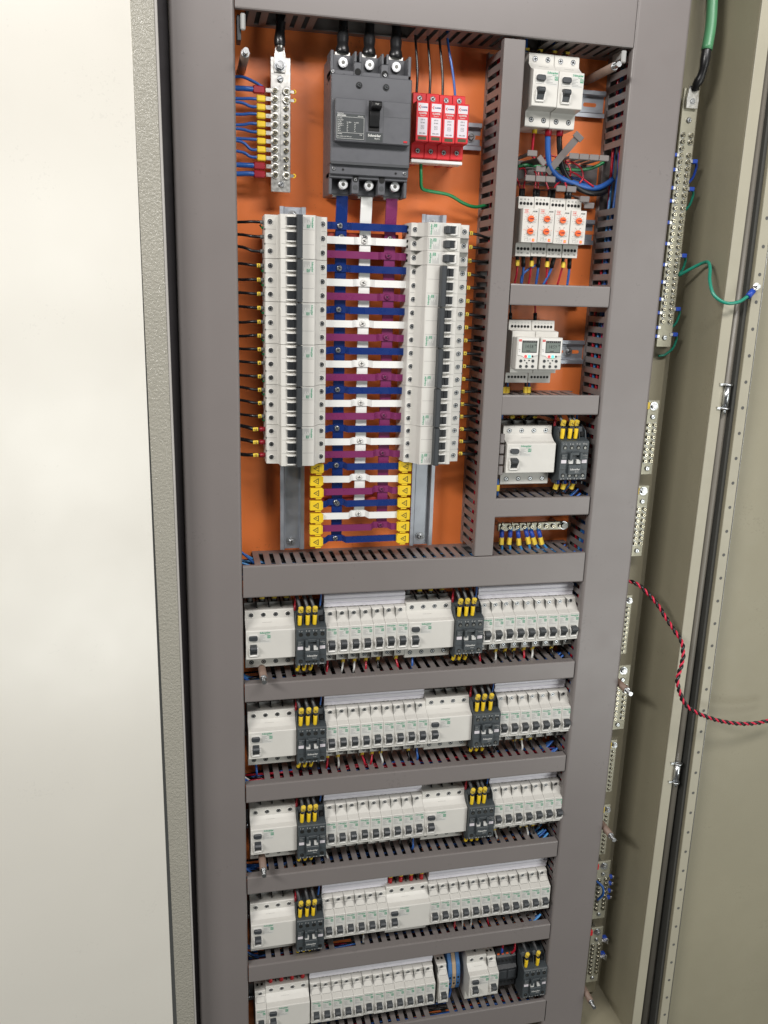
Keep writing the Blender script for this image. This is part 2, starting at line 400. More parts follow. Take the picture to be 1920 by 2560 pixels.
def logo(x, z, y, w=13.5, patch=True, pw=None, ph=None):
    mb = MB()
    if patch: mb.m('print_patch').quad(x - .6, x + (pw or w) + .6, y - .1, z - (ph or 15.5), z + 2.2)
    mb.m('print_green').text('Schneider', x + w / 2, y - .2, z, w * .245, .035)
    mb.text('Electric', x + w * .68, y - .2, z - w * .17, w * .12, .01)
    e = w * .29
    mb.box(x + w - e, x + w, y - .35, y - .1, z - w * .26 - e, z - w * .26)
    mb.m('print_white').text('EZ', x + w - e / 2, y - .45, z - w * .26 - e / 2, e * .75, .02)
    mb.m('print_grey')
    for i in range(6):
        l = (.45, .35, .5, .3, .55, .9)[i] * w; zz = z - w * .27 - i * w * .115
        mb.quad(x, x + l, y - .2, zz - w * .035, zz + w * .01)
    return mb
def toggle_parts(root, x0, z=0, w=9, scale=1):
    h = MB().m('handle_grey').prism([(-70, 1.5), (-79, .2), (-81.5, -2.5), (-80.8, -5.6), (-76, -8), (-73.2, -14), (-70, -14)], x0, x0 + w, 'x', .4)
    part('toggle', h, root)
    g = MB().m('white_gloss')
    for a in (x0 - 2.0, x0 + w + .3):
        g.prism([(-71, -1), (-75.5, -3.5), (-76.5, -8), (-75, -15.5), (-71, -17.5)], a, a + 1.7, 'x', .4)
    g.prism([(-71, -14.2), (-74.4, -15.2), (-74.4, -17), (-71, -18.6)], x0 - 1.2, x0 + w + 1.2, 'x', .3)
    part('toggle_guard', g, root)
def make_mcb(window=False):
    t = thing('circuit_breaker', 'white breaker', 'circuit breaker')
    b = MB().m('white_plastic').prism(PROF, .15, 17.85, 'x', .25)
    term(b, 9, 35.2).m('hole').box(4, 7.2, -42, -38, 41.6, 42.9).box(11, 14.2, -42, -38, 41.6, 42.9)
    term(b, 9, -33.6)
    b.m('seam').quad(1.6, 16.4, -72.08, 21.2, 21.5).box(-.15, .16, -60, -20, -40, 41)
    if window:
        for q in ((1.4, 16, 30.3, 30.7), (1.4, 16, 24.6, 25.0)):
            pass
    part('body', b, t)
    if window:                                # clear name window on the sloping shoulder
        wv = MB().m('white_plastic'); d = Vector((0, -8.0, -4.6)); n = Vector((0, -.5, .86)) * .35
        p0 = Vector((2, -54.6, 31.2)); bv = [p0 + n, p0 + Vector((14, 0, 0)) + n, p0 + Vector((14, 0, 0)) + d + n, p0 + d + n]
        wv.face([wv.bm.verts.new(v) for v in bv]); wv.m('print_grey')
        for a, c in ((0, 1), (1, 2), (2, 3), (3, 0)):
            wv.tube([bv[a] + n * .3, bv[c] + n * .3], .16, 4, False)
        part('name_window', wv, t)
    part('terminal_screw', term_screw(9, 35.2), t); part('terminal_screw', term_screw(9, -33.6), t)
    part('printed_label', logo(2.2, 18.3, -72, 13.6), t)
    toggle_parts(t, 4.4)
    return t
def make_3p():
    t = thing('three_pole_breaker', 'white breaker', 'circuit breaker')
    b = MB().m('white_plastic').prism(PROF, .2, 53.8, 'x', .25)
    for i in range(3):
        term(b, 9 + 18 * i, 34.6); term(b, 9 + 18 * i, -33.6)
    b.m('seam')
    for i in (1, 2):
        b.quad(18 * i - .12, 18 * i + .12, -72.1, -21, 21).quad(18 * i - .12, 18 * i + .12, -52.1, 33, 39).quad(18 * i - .12, 18 * i + .12, -52.1, -39, -26)
        b.box(18 * i - .9, 18 * i + .9, -52.4, -46, -41.0, -39.6)
    part('body', b, t)
    for i in range(3):
        part('terminal_screw', term_screw(9 + 18 * i, 34.6), t); part('terminal_screw', term_screw(9 + 18 * i, -33.6), t)
        x0 = 4.2 + 18 * i
        h = MB().m('handle_grey').box(x0, x0 + 9.6, -75, -71, -14, -1, .3)
        h.m('dark_plastic').box(x0 + .6, x0 + 9, -76.2, -74.5, -12, -8, .2).box(x0 + .6, x0 + 9, -77.6, -74.5, -6, -2, .2)
        part('toggle', h, t)
        g = MB().m('white_gloss')
        for a in (x0 - 2.1, x0 + 9.9):
            g.prism([(-71, -16), (-75.5, -14.5), (-77, -8), (-76, -2), (-71, 0)], a, a + 1.8, 'x', .4)
        part('toggle_guard', g, t)
    br = MB().m('handle_grey').prism([(-74, -3.2), (-83, -2.6), (-84.4, -1.2), (-84.4, 3.6), (-83.4, 4.8), (-74, 5.4)], .8, 53.2, 'x', .3)
    br.m('dark_plastic').box(.8, 53.2, -74.2, -71.5, -2.5, 4.5)
    part('tie_bar', br, t)
    part('printed_label', logo(2.6, 18.6, -72, 13.2), t)
    return t
def make_rcd(poles, w):
    t = thing('residual_current_breaker', 'white breaker', 'residual current breaker'); pw = w / poles
    b = MB().m('white_plastic').prism(PROF_R, .2, w - .2, 'x', .3)
    b.m('grey_top').box(.4, w - .4, -33, -10, 46, 51.5, .3)
    for i in range(poles):
        term(b, pw * (i + .5), 39, r=4.3); b.m('hole').disc((pw * (i + .5), -52.1, -35.5), 3.5)
        b.box(pw * (i + .5) - 4.6, pw * (i + .5) + 4.6, -32, -14, 51.2, 51.9)
        if i: b.m('hole').box(pw * i - .8, pw * i + .8, -44, -9, 46.8, 52)
    b.m('seam').quad(w * .35, w * .35 + 14, -62.6 + 5.5, 28.9, 29.1)
    part('body', b, t)
    for i in range(poles): part('terminal_screw', term_screw(pw * (i + .5), 39, r=2.7), t); part('terminal_screw', term_screw(pw * (i + .5), -35.5, r=2.4), t)
    k = MB().m('white_gloss').prism([(4.4, 5), (16.6, 5), (18, 8), (18, 14.5), (16.6, 17), (4.4, 17), (3.4, 14.5), (3.4, 8)], -72.6, -71.5, 'y')
    k.m('handle_grey').prism([(5.4, 8), (16, 8), (17, 10), (17, 13.2), (16, 15.2), (5.4, 15.2), (4.4, 13.2), (4.4, 10)], -76.5, -72.2, 'y', .8)
    part('test_button', k, t)
    toggle_parts(t, 6, w=9.6)
    part('printed_label', logo(20 if poles > 2 else 19.5, 18.8, -72, 15.5, pw=15.5), t)
    return t
def make_contactor(aux='L'):
    t = thing('contactor', 'dark contactor', 'contactor'); w = 44.6
    prof = [(-6, -37), (-62, -37), (-76, -33.5), (-80, -32), (-80, 25), (-78, 26.5), (-62, 30), (-56, 44), (-12, 46), (-6, 40)]
    b = MB().m('contactor_grey').prism(prof, .2, w, 'x', .5)
    for i in range(5): b.m('contactor_grey').prism([(-60, 29.5), (-70, 28), (-66, 40), (-50, 47), (-40, 47)], (0.4, 10.6, 21.4, 32.2, 42.8)[i], (1.8, 12.2, 23, 33.8, 44.2)[i], 'x', .2)
    for i in range(4):
        x = 6.6 + 10.6 * i
        b.m('hole').cyl((x, -80.1, 16.5), 3.1, -.3, 'y', n=14).cyl((x, -80.1, -25.5), 3.1, -.3, 'y', n=14)
        b.m('hole').box(x - 3, x + 3, -66, -58, 31, 37, .4)
    b.m('mccb_dark').box(1, w - .8, -80.6, -79.5, 8.6, 9.2).box(1, w - .8, -80.6, -79.5, -16.6, -16)
    b.m('contactor_grey').box(12.5, 33, -85, -79.5, -23.5, -8.5, .7)
    b.box(12.6, 16.6, -87, -79.5, -1.5, 9.5, .5).box(28.8, 32.8, -87, -79.5, -1.5, 9.5, .5).box(16, 29.4, -84.4, -79.5, 5.6, 10, .4)
    b.box(1.5, 11, -82, -79.5, -1.5, 7.4, .4).box(34, 43.4, -82, -79.5, -1.5, 7.4, .4)
    for i in range(5): b.m('contactor_grey').box((1, 12, 22, 33, 42)[i], (3, 14, 24, 35, 44)[i], -70, -52, -41, -36.6, .3)
    part('housing', b, t)
    a = MB().m('print_white').box(13.2, 19.4, -84, -79.5, -7.4, -1, .3).box(25.2, 31.4, -84, -79.5, -7.4, -1, .3)
    a.m('spd_label').box(1.8, 9.8, -81.3, -79.6, -7.0, -1.6, .2).box(34.4, 42.4, -81.3, -79.6, -7.0, -1.6, .2)
    part('indicator', a, t)
    p = MB().m('print_white')
    for i, (q, r_) in enumerate((('1', 'L1'), ('3', 'L2'), ('5', 'L3'), ('13', 'NO'))):
        p.text(q, 4 + 10.6 * i, -80.2, 22, 2.9, .02).text(r_, 8.2 + 10.6 * i, -80.2, 21.7, 2.1, .02)
    for i, (q, r_) in enumerate((('2', 'T1'), ('4', 'T2'), ('6', 'T3'), ('14', 'NO'))):
        p.text(q, 4 + 10.6 * i, -80.3, -30.6, 2.9, .02).text(r_, 8.2 + 10.6 * i, -80.3, -30.8, 2.1, .02)
    p.text('Schneider', 22.7, -85.2, -15.5, 3.9, .03).text('Electric', 26, -85.2, -19.2, 1.9, .01)
    p.m('print_grey').text('LC1', 4.6, -82.2, 4.8, 2.3).text('E18-10', 5.4, -82.2, 1.6, 2.0).text('EasyPact', 38.4, -82.2, 5, 2.2).text('TVS', 40.6, -82.2, 1.8, 2.0)
    part('printed_label', p, t)
    for i in range(4):
        for z in (16, -26): part('terminal_screw', MB().m('dark_screw').cyl((6.6 + 10.6 * i, -80.45, z), 2, -.25, 'y', n=12), t)
    return t
MCB = Proto(make_mcb()); MCBW = Proto(make_mcb(True)); M3P = Proto(make_3p()); RCD4 = Proto(make_rcd(4, 72)); RCD2 = Proto(make_rcd(2, 36)); CON = Proto(make_contactor())

# ================================================================== ROWS
def alu(x0, x1, zc, label):
    mb = MB().m('aluminium'); w = x1 - x0
    mb.prism([(-26, 0), (-43, 0), (-43, 5.2), (-41.6, 5.6), (-41.6, 6.4), (-44, 6.8), (-45.4, 8), (-45.4, 12.4), (-44, 13.4), (-44, 14.6), (-45.2, 15.4), (-45.2, 18), (-43.6, 19.4), (-40, 20.6), (-26, 20.6)], 0, w, 'x')
    single('busbar_profile', mb, label, 'busbar cover', 'pale busbar covers above the breakers', (x0, 0, zc + 42.6))
def tagbox(mb, p, d=None, s=3.2, L=4.5, mt='tag_yellow', digits=None):
    p = Vector(p); a = Vector((0, 0, 1)) if d is None else Vector(d).normalized()
    mb.m(mt).cyl(p, s, L, a, n=6, smooth=False)
    return mb
def wire(label, pts, r, mt, group=None, cat='cable', tags=(), sleeve=None, sl=10, name='cable', sr=1.35, n=8):
    """a cable; tags: positions (0..1 along pts list end) -> small yellow marker; sleeve at the last point"""
    t = thing(name, label, cat, pts[0], group); o = Vector(pts[0]); L = [Vector(p) - o for p in pts]
    part('insulation', MB().m(mt).tube(L, r, n), t)
    if sleeve:
        d = (L[-1] - L[-2]).normalized(); s = MB().m(sleeve)
        s.tube([L[-1] - d * sl, L[-1]], r * sr, 8, False); part('sleeve', s, t)
    for (p, d, s, ln, ch) in tags:
        d = Vector(d).normalized(); p = Vector(p) - o
        mb = MB().m('tag_yellow').cyl(p - d * ln / 2, s, ln, d, n=6, smooth=False)
        mb.m('hole').cyl(p - d * (ln / 2 + .05), s * .55, -.05, d, n=8)
        if ch:
            mb.m('print_black').text(ch, p.x, p.y - s - .1, p.z, s * 1.5, .02)
        part('marker_tag', mb, t)
    return t
def contactor_wires(x, zc, row, bottom=True, red=True, blue=True, cols=(0, 1, 2)):
    g = 'short cables with yellow sleeves at the contactors'
    for i in cols:
        X = x + 6.6 + 10.6 * i + random.uniform(-1, 1); j = random.uniform(-2, 3)
        base = Vector((X, -72, zc + 28)); top = Vector((X + 1.5 + j * .4, -71, zc + 47)); bend = Vector((X - 3 + j, -58, zc + 66)); end = Vector((X - 8 + j, -30, zc + 84))
        wire(f'{ORD[i]} yellow-sleeved cable atop the contactor {row}', [end, bend, top, base], 2.6, 'cable_grey', g,
             tags=[(top + Vector((0, 0, 4)), (0.05, -.3, 1), 3.7, 8, 'C')])
        s = MB().m('yellow_plastic').tube([(0, 0, 0), (.3, -.6, 8), (.6, 0, 15)], lambda q: 2.9 + .5 * q, 8)
        s.m('black').tube([(.6, 0, 14), (.9, .4, 19)], 2.9, 8)
        q = part('sleeve', s, LAST[0]); q.location = (base - LAST[1]) * K
    if bottom:
        for i in cols:
            X = x + 4.5 + 9.6 * i; z = zc - 37
            wire(f'{ORD[i]} yellow-sleeved cable under the contactor {row}', [(X, -40, z - 26), (X - .5, -58, z - 16), (X + 1, -62, z - 1)], 2.0, 'cable_black', g)
            s = MB().m('yellow_plastic').tube([(0, 0, -1), (-.6, 0, -7), (-1.4, 1.5, -12)], lambda q: 3.4 - .7 * q, 8)
            q = part('sleeve', s, LAST[0]); q.location = (Vector((X + 1, -62, z)) - LAST[1]) * K
    if red: wire(f'thin red wire beside the contactor {row}', [(x + 5, -40, zc + 86), (x + 2, -52, zc + 66), (x + 1, -54, zc + 44)], 1.5, 'cable_red', sleeve='sleeve_red', sl=9)
    if blue: wire(f'thin blue wire beside the contactor {row}', [(x + 38, -38, zc + 86), (x + 40, -50, zc + 66), (x + 38, -52, zc + 44)], 1.5, 'cable_blue', sleeve='black', sl=5)
LAST = [None, None]
_th = thing
def thing(name, label, cat, loc=(0, 0, 0), group=None, rot=(0, 0, 0)):
    o = _th(name, label, cat, loc, group, rot); LAST[0] = o; LAST[1] = Vector(loc); return o
def rcd_tags(x, zc, row, w=72, n=4, blue_first=True, mt='cable_black', red=False):
    yy = -42 if red else -26
    for i in range(n):
        X = x + w / n * (i + .5); c = 'blue' if (i == 0 and blue_first) else 'black'
        tg = [] if c == 'blue' and not red else [((X, yy, zc + (56 if not red else 61)), (0, .25, 1), 3.9, 3.2 if not red else 6, '')]
        wire(f'{ORD[i]} thick {c} cable atop the residual breaker {row}', [(X + 1, yy + 4, zc + 90), (X, yy + 2, zc + 70), (X, yy, zc + 47)], 2.6,
             'cable_blue' if c == 'blue' else mt, 'cables into the tops of the residual breakers', tags=tg, sleeve='red_plastic' if red else 'sleeve_grey', sl=10)
GB = 'small white breakers in the long rows'
ROW = ['in the first long row', 'in the second long row', 'in the third long row', 'in the fourth long row', 'in the bottom row']
def row(i, x, zc, seq, win):
    cnt = {'M': 0, 'R': 0, 'C': 0}; k = 0
    where = ['left', 'middle', 'right']
    for c, n in seq:
        if c == 'M':
            for j in range(n):
                (MCBW if win else MCB).put((x, 0, zc), f'{ORD[cnt["M"]]} small white breaker from the left {ROW[i]}', GB); cnt['M'] += 1; x += 18
        elif c == 'R4':
            RCD4.put((x, 0, zc), f'wide white residual breaker, {ORD[cnt["R"]]} from the left {ROW[i]}', 'wide white residual current breakers')
            if n >= 0: rcd_tags(x, zc, ('on the left ' if cnt['R'] == 0 else 'mid-way ') + ROW[i], red=n == 2)
            cnt['R'] += 1; x += 72
        elif c == 'C':
            CON.put((x + .3, 0, zc), f'dark grey contactor, {ORD[cnt["C"]]} from the left {ROW[i]}', 'dark grey contactors'); contactor_wires(x, zc, ('on the left ' if cnt['C'] == 0 else 'on the right ') + ROW[i]); cnt['C'] += 1; x += 45
        elif c == 'G': x += n
Zr = [505.7, 343.0, 175.4, .9, -165.5]; Xr = [3.4, 5.4, 6.8, 5.5, 11.4]
row(0, Xr[0], Zr[0], [('R4', 0), ('C', 1), ('M', 7), ('R4', 0), ('C', 1), ('M', 9)], False)
row(1, Xr[1], Zr[1], [('R4', 0), ('C', 1), ('M', 9), ('R4', 0), ('C', 1), ('M', 7)], False)
row(2, Xr[2], Zr[2], [('R4', 0), ('C', 1), ('M', 9), ('R4', 0), ('C', 1), ('M', 7)], False)
row(3, Xr[3], Zr[3], [('R4', 0), ('C', 1), ('M', 6), ('R4', 2), ('G', -.2), ('M', 12)], True)
row(4, Xr[4], Zr[4], [('M', 1), ('R4', 2), ('G', 2), ('M', 12)], True)
alu(Xr[0] + 118, 246, Zr[0], 'pale ribbed busbar cover above the seven breakers in the first long row')
alu(364, 523, Zr[0], 'pale ribbed busbar cover above the nine right breakers in the first long row')
alu(Xr[1] + 118, 283, Zr[1], 'pale busbar cover above the nine left breakers in the second long row')
alu(402, 524, Zr[1], 'pale busbar cover above the seven right breakers in the second long row')
alu(Xr[2] + 118, 286, Zr[2], 'pale busbar cover above the nine left breakers in the third long row')
alu(404, 524, Zr[2], 'pale busbar cover above the seven right breakers in the third long row')
alu(Xr[3] + 118, 234, Zr[3], 'short ribbed busbar cover above the six breakers in the fourth long row')
alu(306, 520, Zr[3], 'long ribbed busbar cover above the twelve breakers in the fourth long row')
alu(104, 320, Zr[4], 'long ribbed busbar cover above the twelve breakers in the bottom row')
# end of the bottom row
zc = Zr[4]
MCBW.put((326, 0, zc), 'lone small white breaker left of the blue terminal blocks in the bottom row', GB)
for i, c in enumerate(('terminal_blue', 'terminal_beige', 'terminal_blue')):
    b = MB().m(c).prism([(-8, -26), (-38, -26), (-46, -20), (-50, -10), (-50, 14), (-45, 30), (-34, 44), (-8, 44)], 0, 7, 'x', .4)
    b.m('hole').box(2, 5, -50.4, -49.5, -8, -4).box(2, 5, -50.4, -49.5, 4, 8).m('steel').cyl((3.5, -50.2, 0), 1.6, -.3, n=10)
    single('terminal_block', b, ['blue rail terminal block beside the lone breaker', 'beige rail terminal block between the two blue ones', 'blue rail terminal block right of the beige one'][i], 'terminal block', 'rail terminal blocks', (349.5 + 7.4 * i, 0, zc))
RCD2.put((381, 0, zc + 1), 'narrow white residual breaker right of the terminal blocks in the bottom row', 'two-pole residual breakers')
MCBW.put((417.3, 0, zc + 1), 'small white breaker joined to the narrow residual breaker in the bottom row', GB)
rs = thing('relay_socket', 'black plug-in relay socket between breaker and contactor in the bottom row', 'relay', (438, 0, zc))
b = MB().m('dark_plastic').prism([(-6, -30), (-44, -30), (-52, -26), (-52, -10), (-58, -8), (-58, 16), (-52, 20), (-50, 34), (-38, 44), (-6, 44)], 0, 36, 'x', .5)
for i in range(5):
    b.m('hole').cyl((4 + 7 * i, -52.3, 28), 2.2, -.3, n=10).cyl((4 + 7 * i, -52.3, -18), 2.2, -.3, n=10)
b.m('handle_grey').box(3, 17, -59, -57.6, -4, 12, .3).box(20, 33, -59, -57.6, -4, 12, .3)
part('housing', b, rs)
for i in range(4): part('contact_tip', MB().m('orange_knob').box(2 + 8.4 * i, 6 + 8.4 * i, -47, -45, 37, 39), rs)
wire('thin red wire with blue sleeve entering the black relay socket', [(446, -36, zc + 78), (448, -48, zc + 62), (447, -50, zc + 44)], 1.7, 'cable_red', sleeve='lug_blue', sl=10)
wire('curved thin red wire at the right of the black relay socket', [(464, -34, zc + 80), (470, -46, zc + 66), (470, -52, zc + 50), (466, -50, zc + 40)], 2.0, 'cable_red')
CON.put((478.5, 0, zc), 'dark grey contactor at the right end of the bottom row', 'dark grey contactors')
contactor_wires(478.5, zc, 'at the bottom row end', bottom=False, cols=(0, 2), red=False, blue=False)
wire('blue wire bundle under the last contactor in the bottom row', [(500, -50, zc - 40), (506, -52, zc - 48), (512, -46, zc - 44), (508, -40, zc - 54)], 3, 'cable_blue')
wire('thick blue cable below the terminal blocks in the bottom row', [(360, -30, zc - 24), (361, -32, zc - 40), (356, -34, zc - 54), (346, -30, zc - 62)], 2.4, 'cable_blue')

# output wires under the rows
cols = {'r': 'cable_red', 'b': 'cable_blue', 'k': 'cable_black', 'w': 'cable_white'}
cn = {'r': 'red', 'b': 'blue', 'k': 'black', 'w': 'white'}
OUT = [(0, Zr[0], [(128, 'r', 0), (152, 'w', 1), (170, 'w', 1), (188, 'r', 1), (207, 'k', 1), (236, 'r', 1), (262, 'b', 0), (372, 'r', 1), (400, 'w', 1), (416, 'k', 1), (431, 'k', 1), (448, 'r', 1), (463, 'w', 1), (496, 'k', 1)]),
       (1, Zr[1], [(18, 'b', 0), (130, 'r', 1), (147, 'w', 1), (186, 'r', 1), (202, 'r', 1), (216, 'w', 1), (262, 'k', 1), (276, 'b', 0), (405, 'k', 1), (444, 'k', 1), (456, 'w', 1), (472, 'k', 1)]),
       (2, Zr[2], [(128, 'w', 0), (276, 'b', 0), (420, 'w', 1), (466, 'k', 1), (478, 'w', 1), (490, 'k', 1)]),
       (3, Zr[3], [(196, 'w', 1), (358, 'r', 0), (372, 'w', 0), (388, 'w', 0), (417, 'r', 0)])]
for ri, zc, L in OUT:
    for k, (x, c, tg) in enumerate(L):
        d = random.uniform(-3, 4); p = [(x + d * 1.4, -30, zc - 82), (x + d, -47, zc - 62), (x, -42, zc - 50), (x, -36, zc - 38)]
        wire(f'{cn[c]} wire leaving the breaker bottoms {ROW[ri]}, {ORD[k]} from the left', p, 1.7, cols[c], 'wires under the long breaker rows',
             tags=[((x, -41, zc - 47), (0, -.4, 1), 2.9, 8, '')] if tg else ())
# bundles seen through the duct slots
def bundle(label, x0, x1, z, n, y0, y1, dz, pal):
    mb = MB()
    for i in range(n):
        mb.m(random.choice(pal)); zz = z + random.uniform(0, dz); y = random.uniform(y0, y1)
        pts = []; x = x0
        while x < x1: pts.append((x, y + random.uniform(-5, 5), zz + random.uniform(-4, 4))); x += 60
        pts.append((x1, y, zz)); mb.tube(pts, random.uniform(1.3, 2.2), 6, sub=4)
    single('wire_bundle', mb, label, 'wire bundle')
PB = ['cable_blue', 'cable_blue', 'cable_black', 'cable_red', 'cable_black', 'cable_black', 'cable_grey', 'cable_black']
bundle('loose blue and black wires lying inside the wide middle duct', 2, 520, 588, 12, -44, -10, 30, ['cable_blue', 'cable_blue', 'cable_lightblue', 'cable_black'])
for nm, z in (('first', 421), ('second', 253), ('third', 89), ('fourth', -78), ('bottom', -256)):
    bundle(f'mixed wires lying in the duct under the {nm} long row' if nm != 'bottom' else 'mixed wires lying in the duct at the bottom edge', 2, 520, z, 8, -48, -12, 18, PB)
bundle('blue and black wires lying in the duct below the digital timers', 374, 520, 846, 5, -45, -12, 18, PB)
bundle('blue and black wires lying in the duct under the small contactor', 374, 520, 692, 5, -45, -12, 18, PB)
bundle('added dark cables that blacken the inside of the top duct', 10, 520, 1340, 9, -50, -12, 60, ['cable_black', 'cable_black', 'cable_grey', 'cable_blue'])  # made-up dark cables, added so the duct interior reads as black shade
def vbundle(label, x0, x1, z0, z1, n, y0, y1, pal, r=(1.4, 2.3)):
    mb = MB()
    for i in range(n):
        mb.m(random.choice(pal)); X = random.uniform(x0, x1); y = random.uniform(y0, y1); z = z0; pts = []
        while z < z1: pts.append((X + random.uniform(-3, 3), y + random.uniform(-4, 4), z)); z += 80
        pts.append((X, y, z1)); mb.tube(pts, random.uniform(*r), 6, sub=4)
    single('wire_bundle', mb, label, 'wire bundle')
vbundle('blue, green and white wires running up inside the right vertical duct', 531, 550, 600, 1320, 12, -58, -14, ['cable_blue', 'cable_lightblue', 'cable_green', 'cable_blue', 'cable_red', 'cable_white', 'cable_black'])
vbundle('blue and black wires running up inside the lower right vertical duct', 531, 552, -280, 590, 9, -58, -14, PB)
vbundle('black and red wires running up inside the narrow middle duct', 352, 366, 640, 1320, 9, -54, -14, ['cable_black', 'cable_black', 'cable_red', 'cable_green'])
for k, (x, z, s) in enumerate(((3, 620, 1), (2, 425, 1), (2, 255, 1), (2, 92, 1), (2, -70, 1), (508, 428, -1), (508, 262, -1), (505, 98, -1), (505, -66, -1), (508, 700, -1), (508, 602, -1))):
    wh = ['wide middle duct', 'first row duct', 'second row duct', 'third row duct', 'fourth row duct', 'first row duct', 'second row duct', 'third row duct', 'fourth row duct', 'duct under the small contactor', 'wide middle duct'][k]
    mb = MB()
    for j in range(5):
        mb.m(random.choice(['cable_blue', 'cable_blue', 'cable_lightblue', 'cable_white' if k in (2, 8) else 'cable_blue', 'cable_black']))
        y = -58 + 9 * j; h = random.uniform(8, 26)
        mb.tube([(x - 6 * s, y, z + h), (x + 5 * s, y - 2, z + h * .6), (x + 22 * s, y + 2, z + random.uniform(-4, 4)), (x + 40 * s, y, z - 4)], 1.8, 7)
    single('wire_bundle', mb, f'blue wires curving into the {"left" if s > 0 else "right"} end of the {wh}', 'wire bundle', 'wire bundles at the duct ends')

# ================================================================== NEUTRAL BAR, TOP LEFT
nb = thing('neutral_bar', 'long tinned neutral bar with two columns of screws at top left', 'terminal bar', (58.8, -28, 1132))
b = MB().m('tin').box(-12.8, 12.8, -7, 0, 0, 161, .5); b.m('seam').quad(-.2, .2, -7.1, 6, 118)
part('bar', b, nb)
s = MB().m('zinc').cyl((0, 0, 10), 5, 27.6, n=10).cyl((0, 0, 135), 5, 27.6, n=10); part('standoff', s, nb)
for k in range(11):
    for x in (-7.3, 7.0):
        z = 121.4 - 10.1 * k
        q = MB(); q.m('zinc').cyl((x, -7, z), 4.0, -.7, n=16); screw(q, x, -7.7, z, 3.3, 'brass_screw', h=2.4); part('screw', q, nb)
q = MB(); bolt(q, -1, -9, 151, 5.4, 5); part('bolt', q, nb)
q = MB(); screw(q, -.5, -7, 135.5, 4, 'zinc', 'slot', 2.5); part('screw', q, nb)
q = MB(); screw(q, .8, -7, 9.5, 4, 'zinc', 'slot', 2.5); part('screw', q, nb)
t = thing('lug_cable', 'thick black cable with metal lug bolted to the top of the neutral bar', 'cable', (57.8, -37, 1283))
part('lug', MB().m('tin').prism([(-7, -8), (7, -8), (8, -2), (7, 12), (5, 24), (-5, 24), (-7, 12), (-8, -2)], 0, 2, 'y', .3).cyl((0, 0, 18), 5, 10, 'z', n=12), t)
part('insulation', MB().m('cable_black').tube([(0, 1, 22), (0, 2, 34), (2, 6, 52), (3, 12, 75)], lambda q: 6.6 + .6 * math.sin(q * 9), 12), t)
SCZ = [1253.4 - 10.1 * k for k in range(11)]
for k in range(11):
    red = k in (0, 9, 10); z = SCZ[k]; zz = z + (0, -2, 0, 3, 0, 1, 3, -1, 1, 0, 0)[k] * .5
    t = thing('lug_cable', f'blue cable with {"red" if red else "yellow"} sleeve, {ORD[k]} from the top on the neutral bar', 'cable', (51.5, -36, z), 'blue cables on the left neutral bar')
    part('lug', MB().m('tin').box(-12, -3.5, 0, 1, -2.6, 2.6, .3).ring((0, 0, 0), 4.9, 2.6, .5), t)
    xs = -13 if red else -12; L = 15 if red else 11.5; r = 4.6 if red else 3.9
    part('sleeve', MB().m('sleeve_red' if red else 'yellow_plastic').hull([(xs - L * a, 3 - b_ * (r if a else r * .8), c * (r if a else r * .93)) for a in (0, 1) for b_ in (-.6, 1) for c in (-1, 1)], [(0, 1, 3, 2), (4, 6, 7, 5), (0, 4, 5, 1), (2, 3, 7, 6), (0, 2, 6, 4), (1, 5, 7, 3)], 1.2), t)
    dz = {0: 0, 1: -1, 2: 5, 3: -2, 4: -3, 5: 3, 6: 0, 7: 11, 8: 7, 9: 0, 10: -1}[k]
    part('insulation', MB().m('cable_blue').tube([(xs - L + 3, 2, zz - z), (xs - L - 8, 2, zz - z), (xs - L - 18, 3, zz - z + dz * .7), (-62, 5, zz - z + dz)], 3.2 if red else 1.9, 8), t)
for k in (0, 1, 10):
    q = MB().m('tin').ring((0, 0, 0), 5.2, 2.4, .8).box(3.5, 10, 0, 1, -2, 2, .3)
    q.m('yellow_plastic').tube([(9.5, .5, 2.4), (11.6, -1, 1), (11.6, -1, -1), (9.5, .5, -2.4)], .8, 6)
    single('ring_lug', q, ['bare ring lug at the top right screw of the neutral bar', 'bare ring lug second from the top right of the neutral bar', 'bare ring lug at the bottom right screw of the neutral bar'][(0, 1, 10).index(k)], 'cable lug', 'empty lugs on the neutral bar', (66, -36.4, SCZ[k]))
wire('blue wire arching over the top red sleeve beside the neutral bar', [(-5, -20, 1268), (10, -24, 1269), (24, -28, 1264), (36, -30, 1258)], 1.9, 'cable_blue')

# ================================================================== MOULDED CASE BREAKER
t = thing('main_breaker', 'large dark grey three-pole main breaker with black handle in the centre top', 'main breaker', (116, 0, 1128))
W_ = 103
b = MB().m('mccb_grey').box(3, 100, -60, -4, 2, 168, 1.2).box(0, W_, -88, -58, 36, 140, 1.2)
b.m('mccb_grey').box(0, W_, -84, -58, 24, 36.5, 1.0)
for xx in ((0, 4), (99, 103)): b.box(xx[0], xx[1], -78, -50, 0, 26, .8).box(xx[0], xx[1], -80, -50, 139, 168, .8)
b.box(0, W_, -80, -50, 134, 146, .8).box(0, W_, -80, -54, 20, 27, .8)
for xx in (29.5, 64): b.box(xx, xx + 9.5, -80, -50, 2, 26, .8).box(xx, xx + 9.5, -82, -50, 139, 156, .8).box(xx, xx + 3, -82, -50, 156, 168, .6).box(xx + 6.5, xx + 9.5, -82, -50, 156, 168, .6)
b.m('mccb_dark').box(.5, W_ - .5, -88.6, -80, 35.5, 39, .4)
for xx in (32, 66.5): b.m('hole').cyl((xx + 2.2, -80.3, 20), 3.8, -.3, n=18).cyl((xx + 2.2, -82.3, 145), 4, -.3, n=18).m('mccb_dark').cyl((xx + 2.2, -80.3, 10), 3, -.3, n=16)
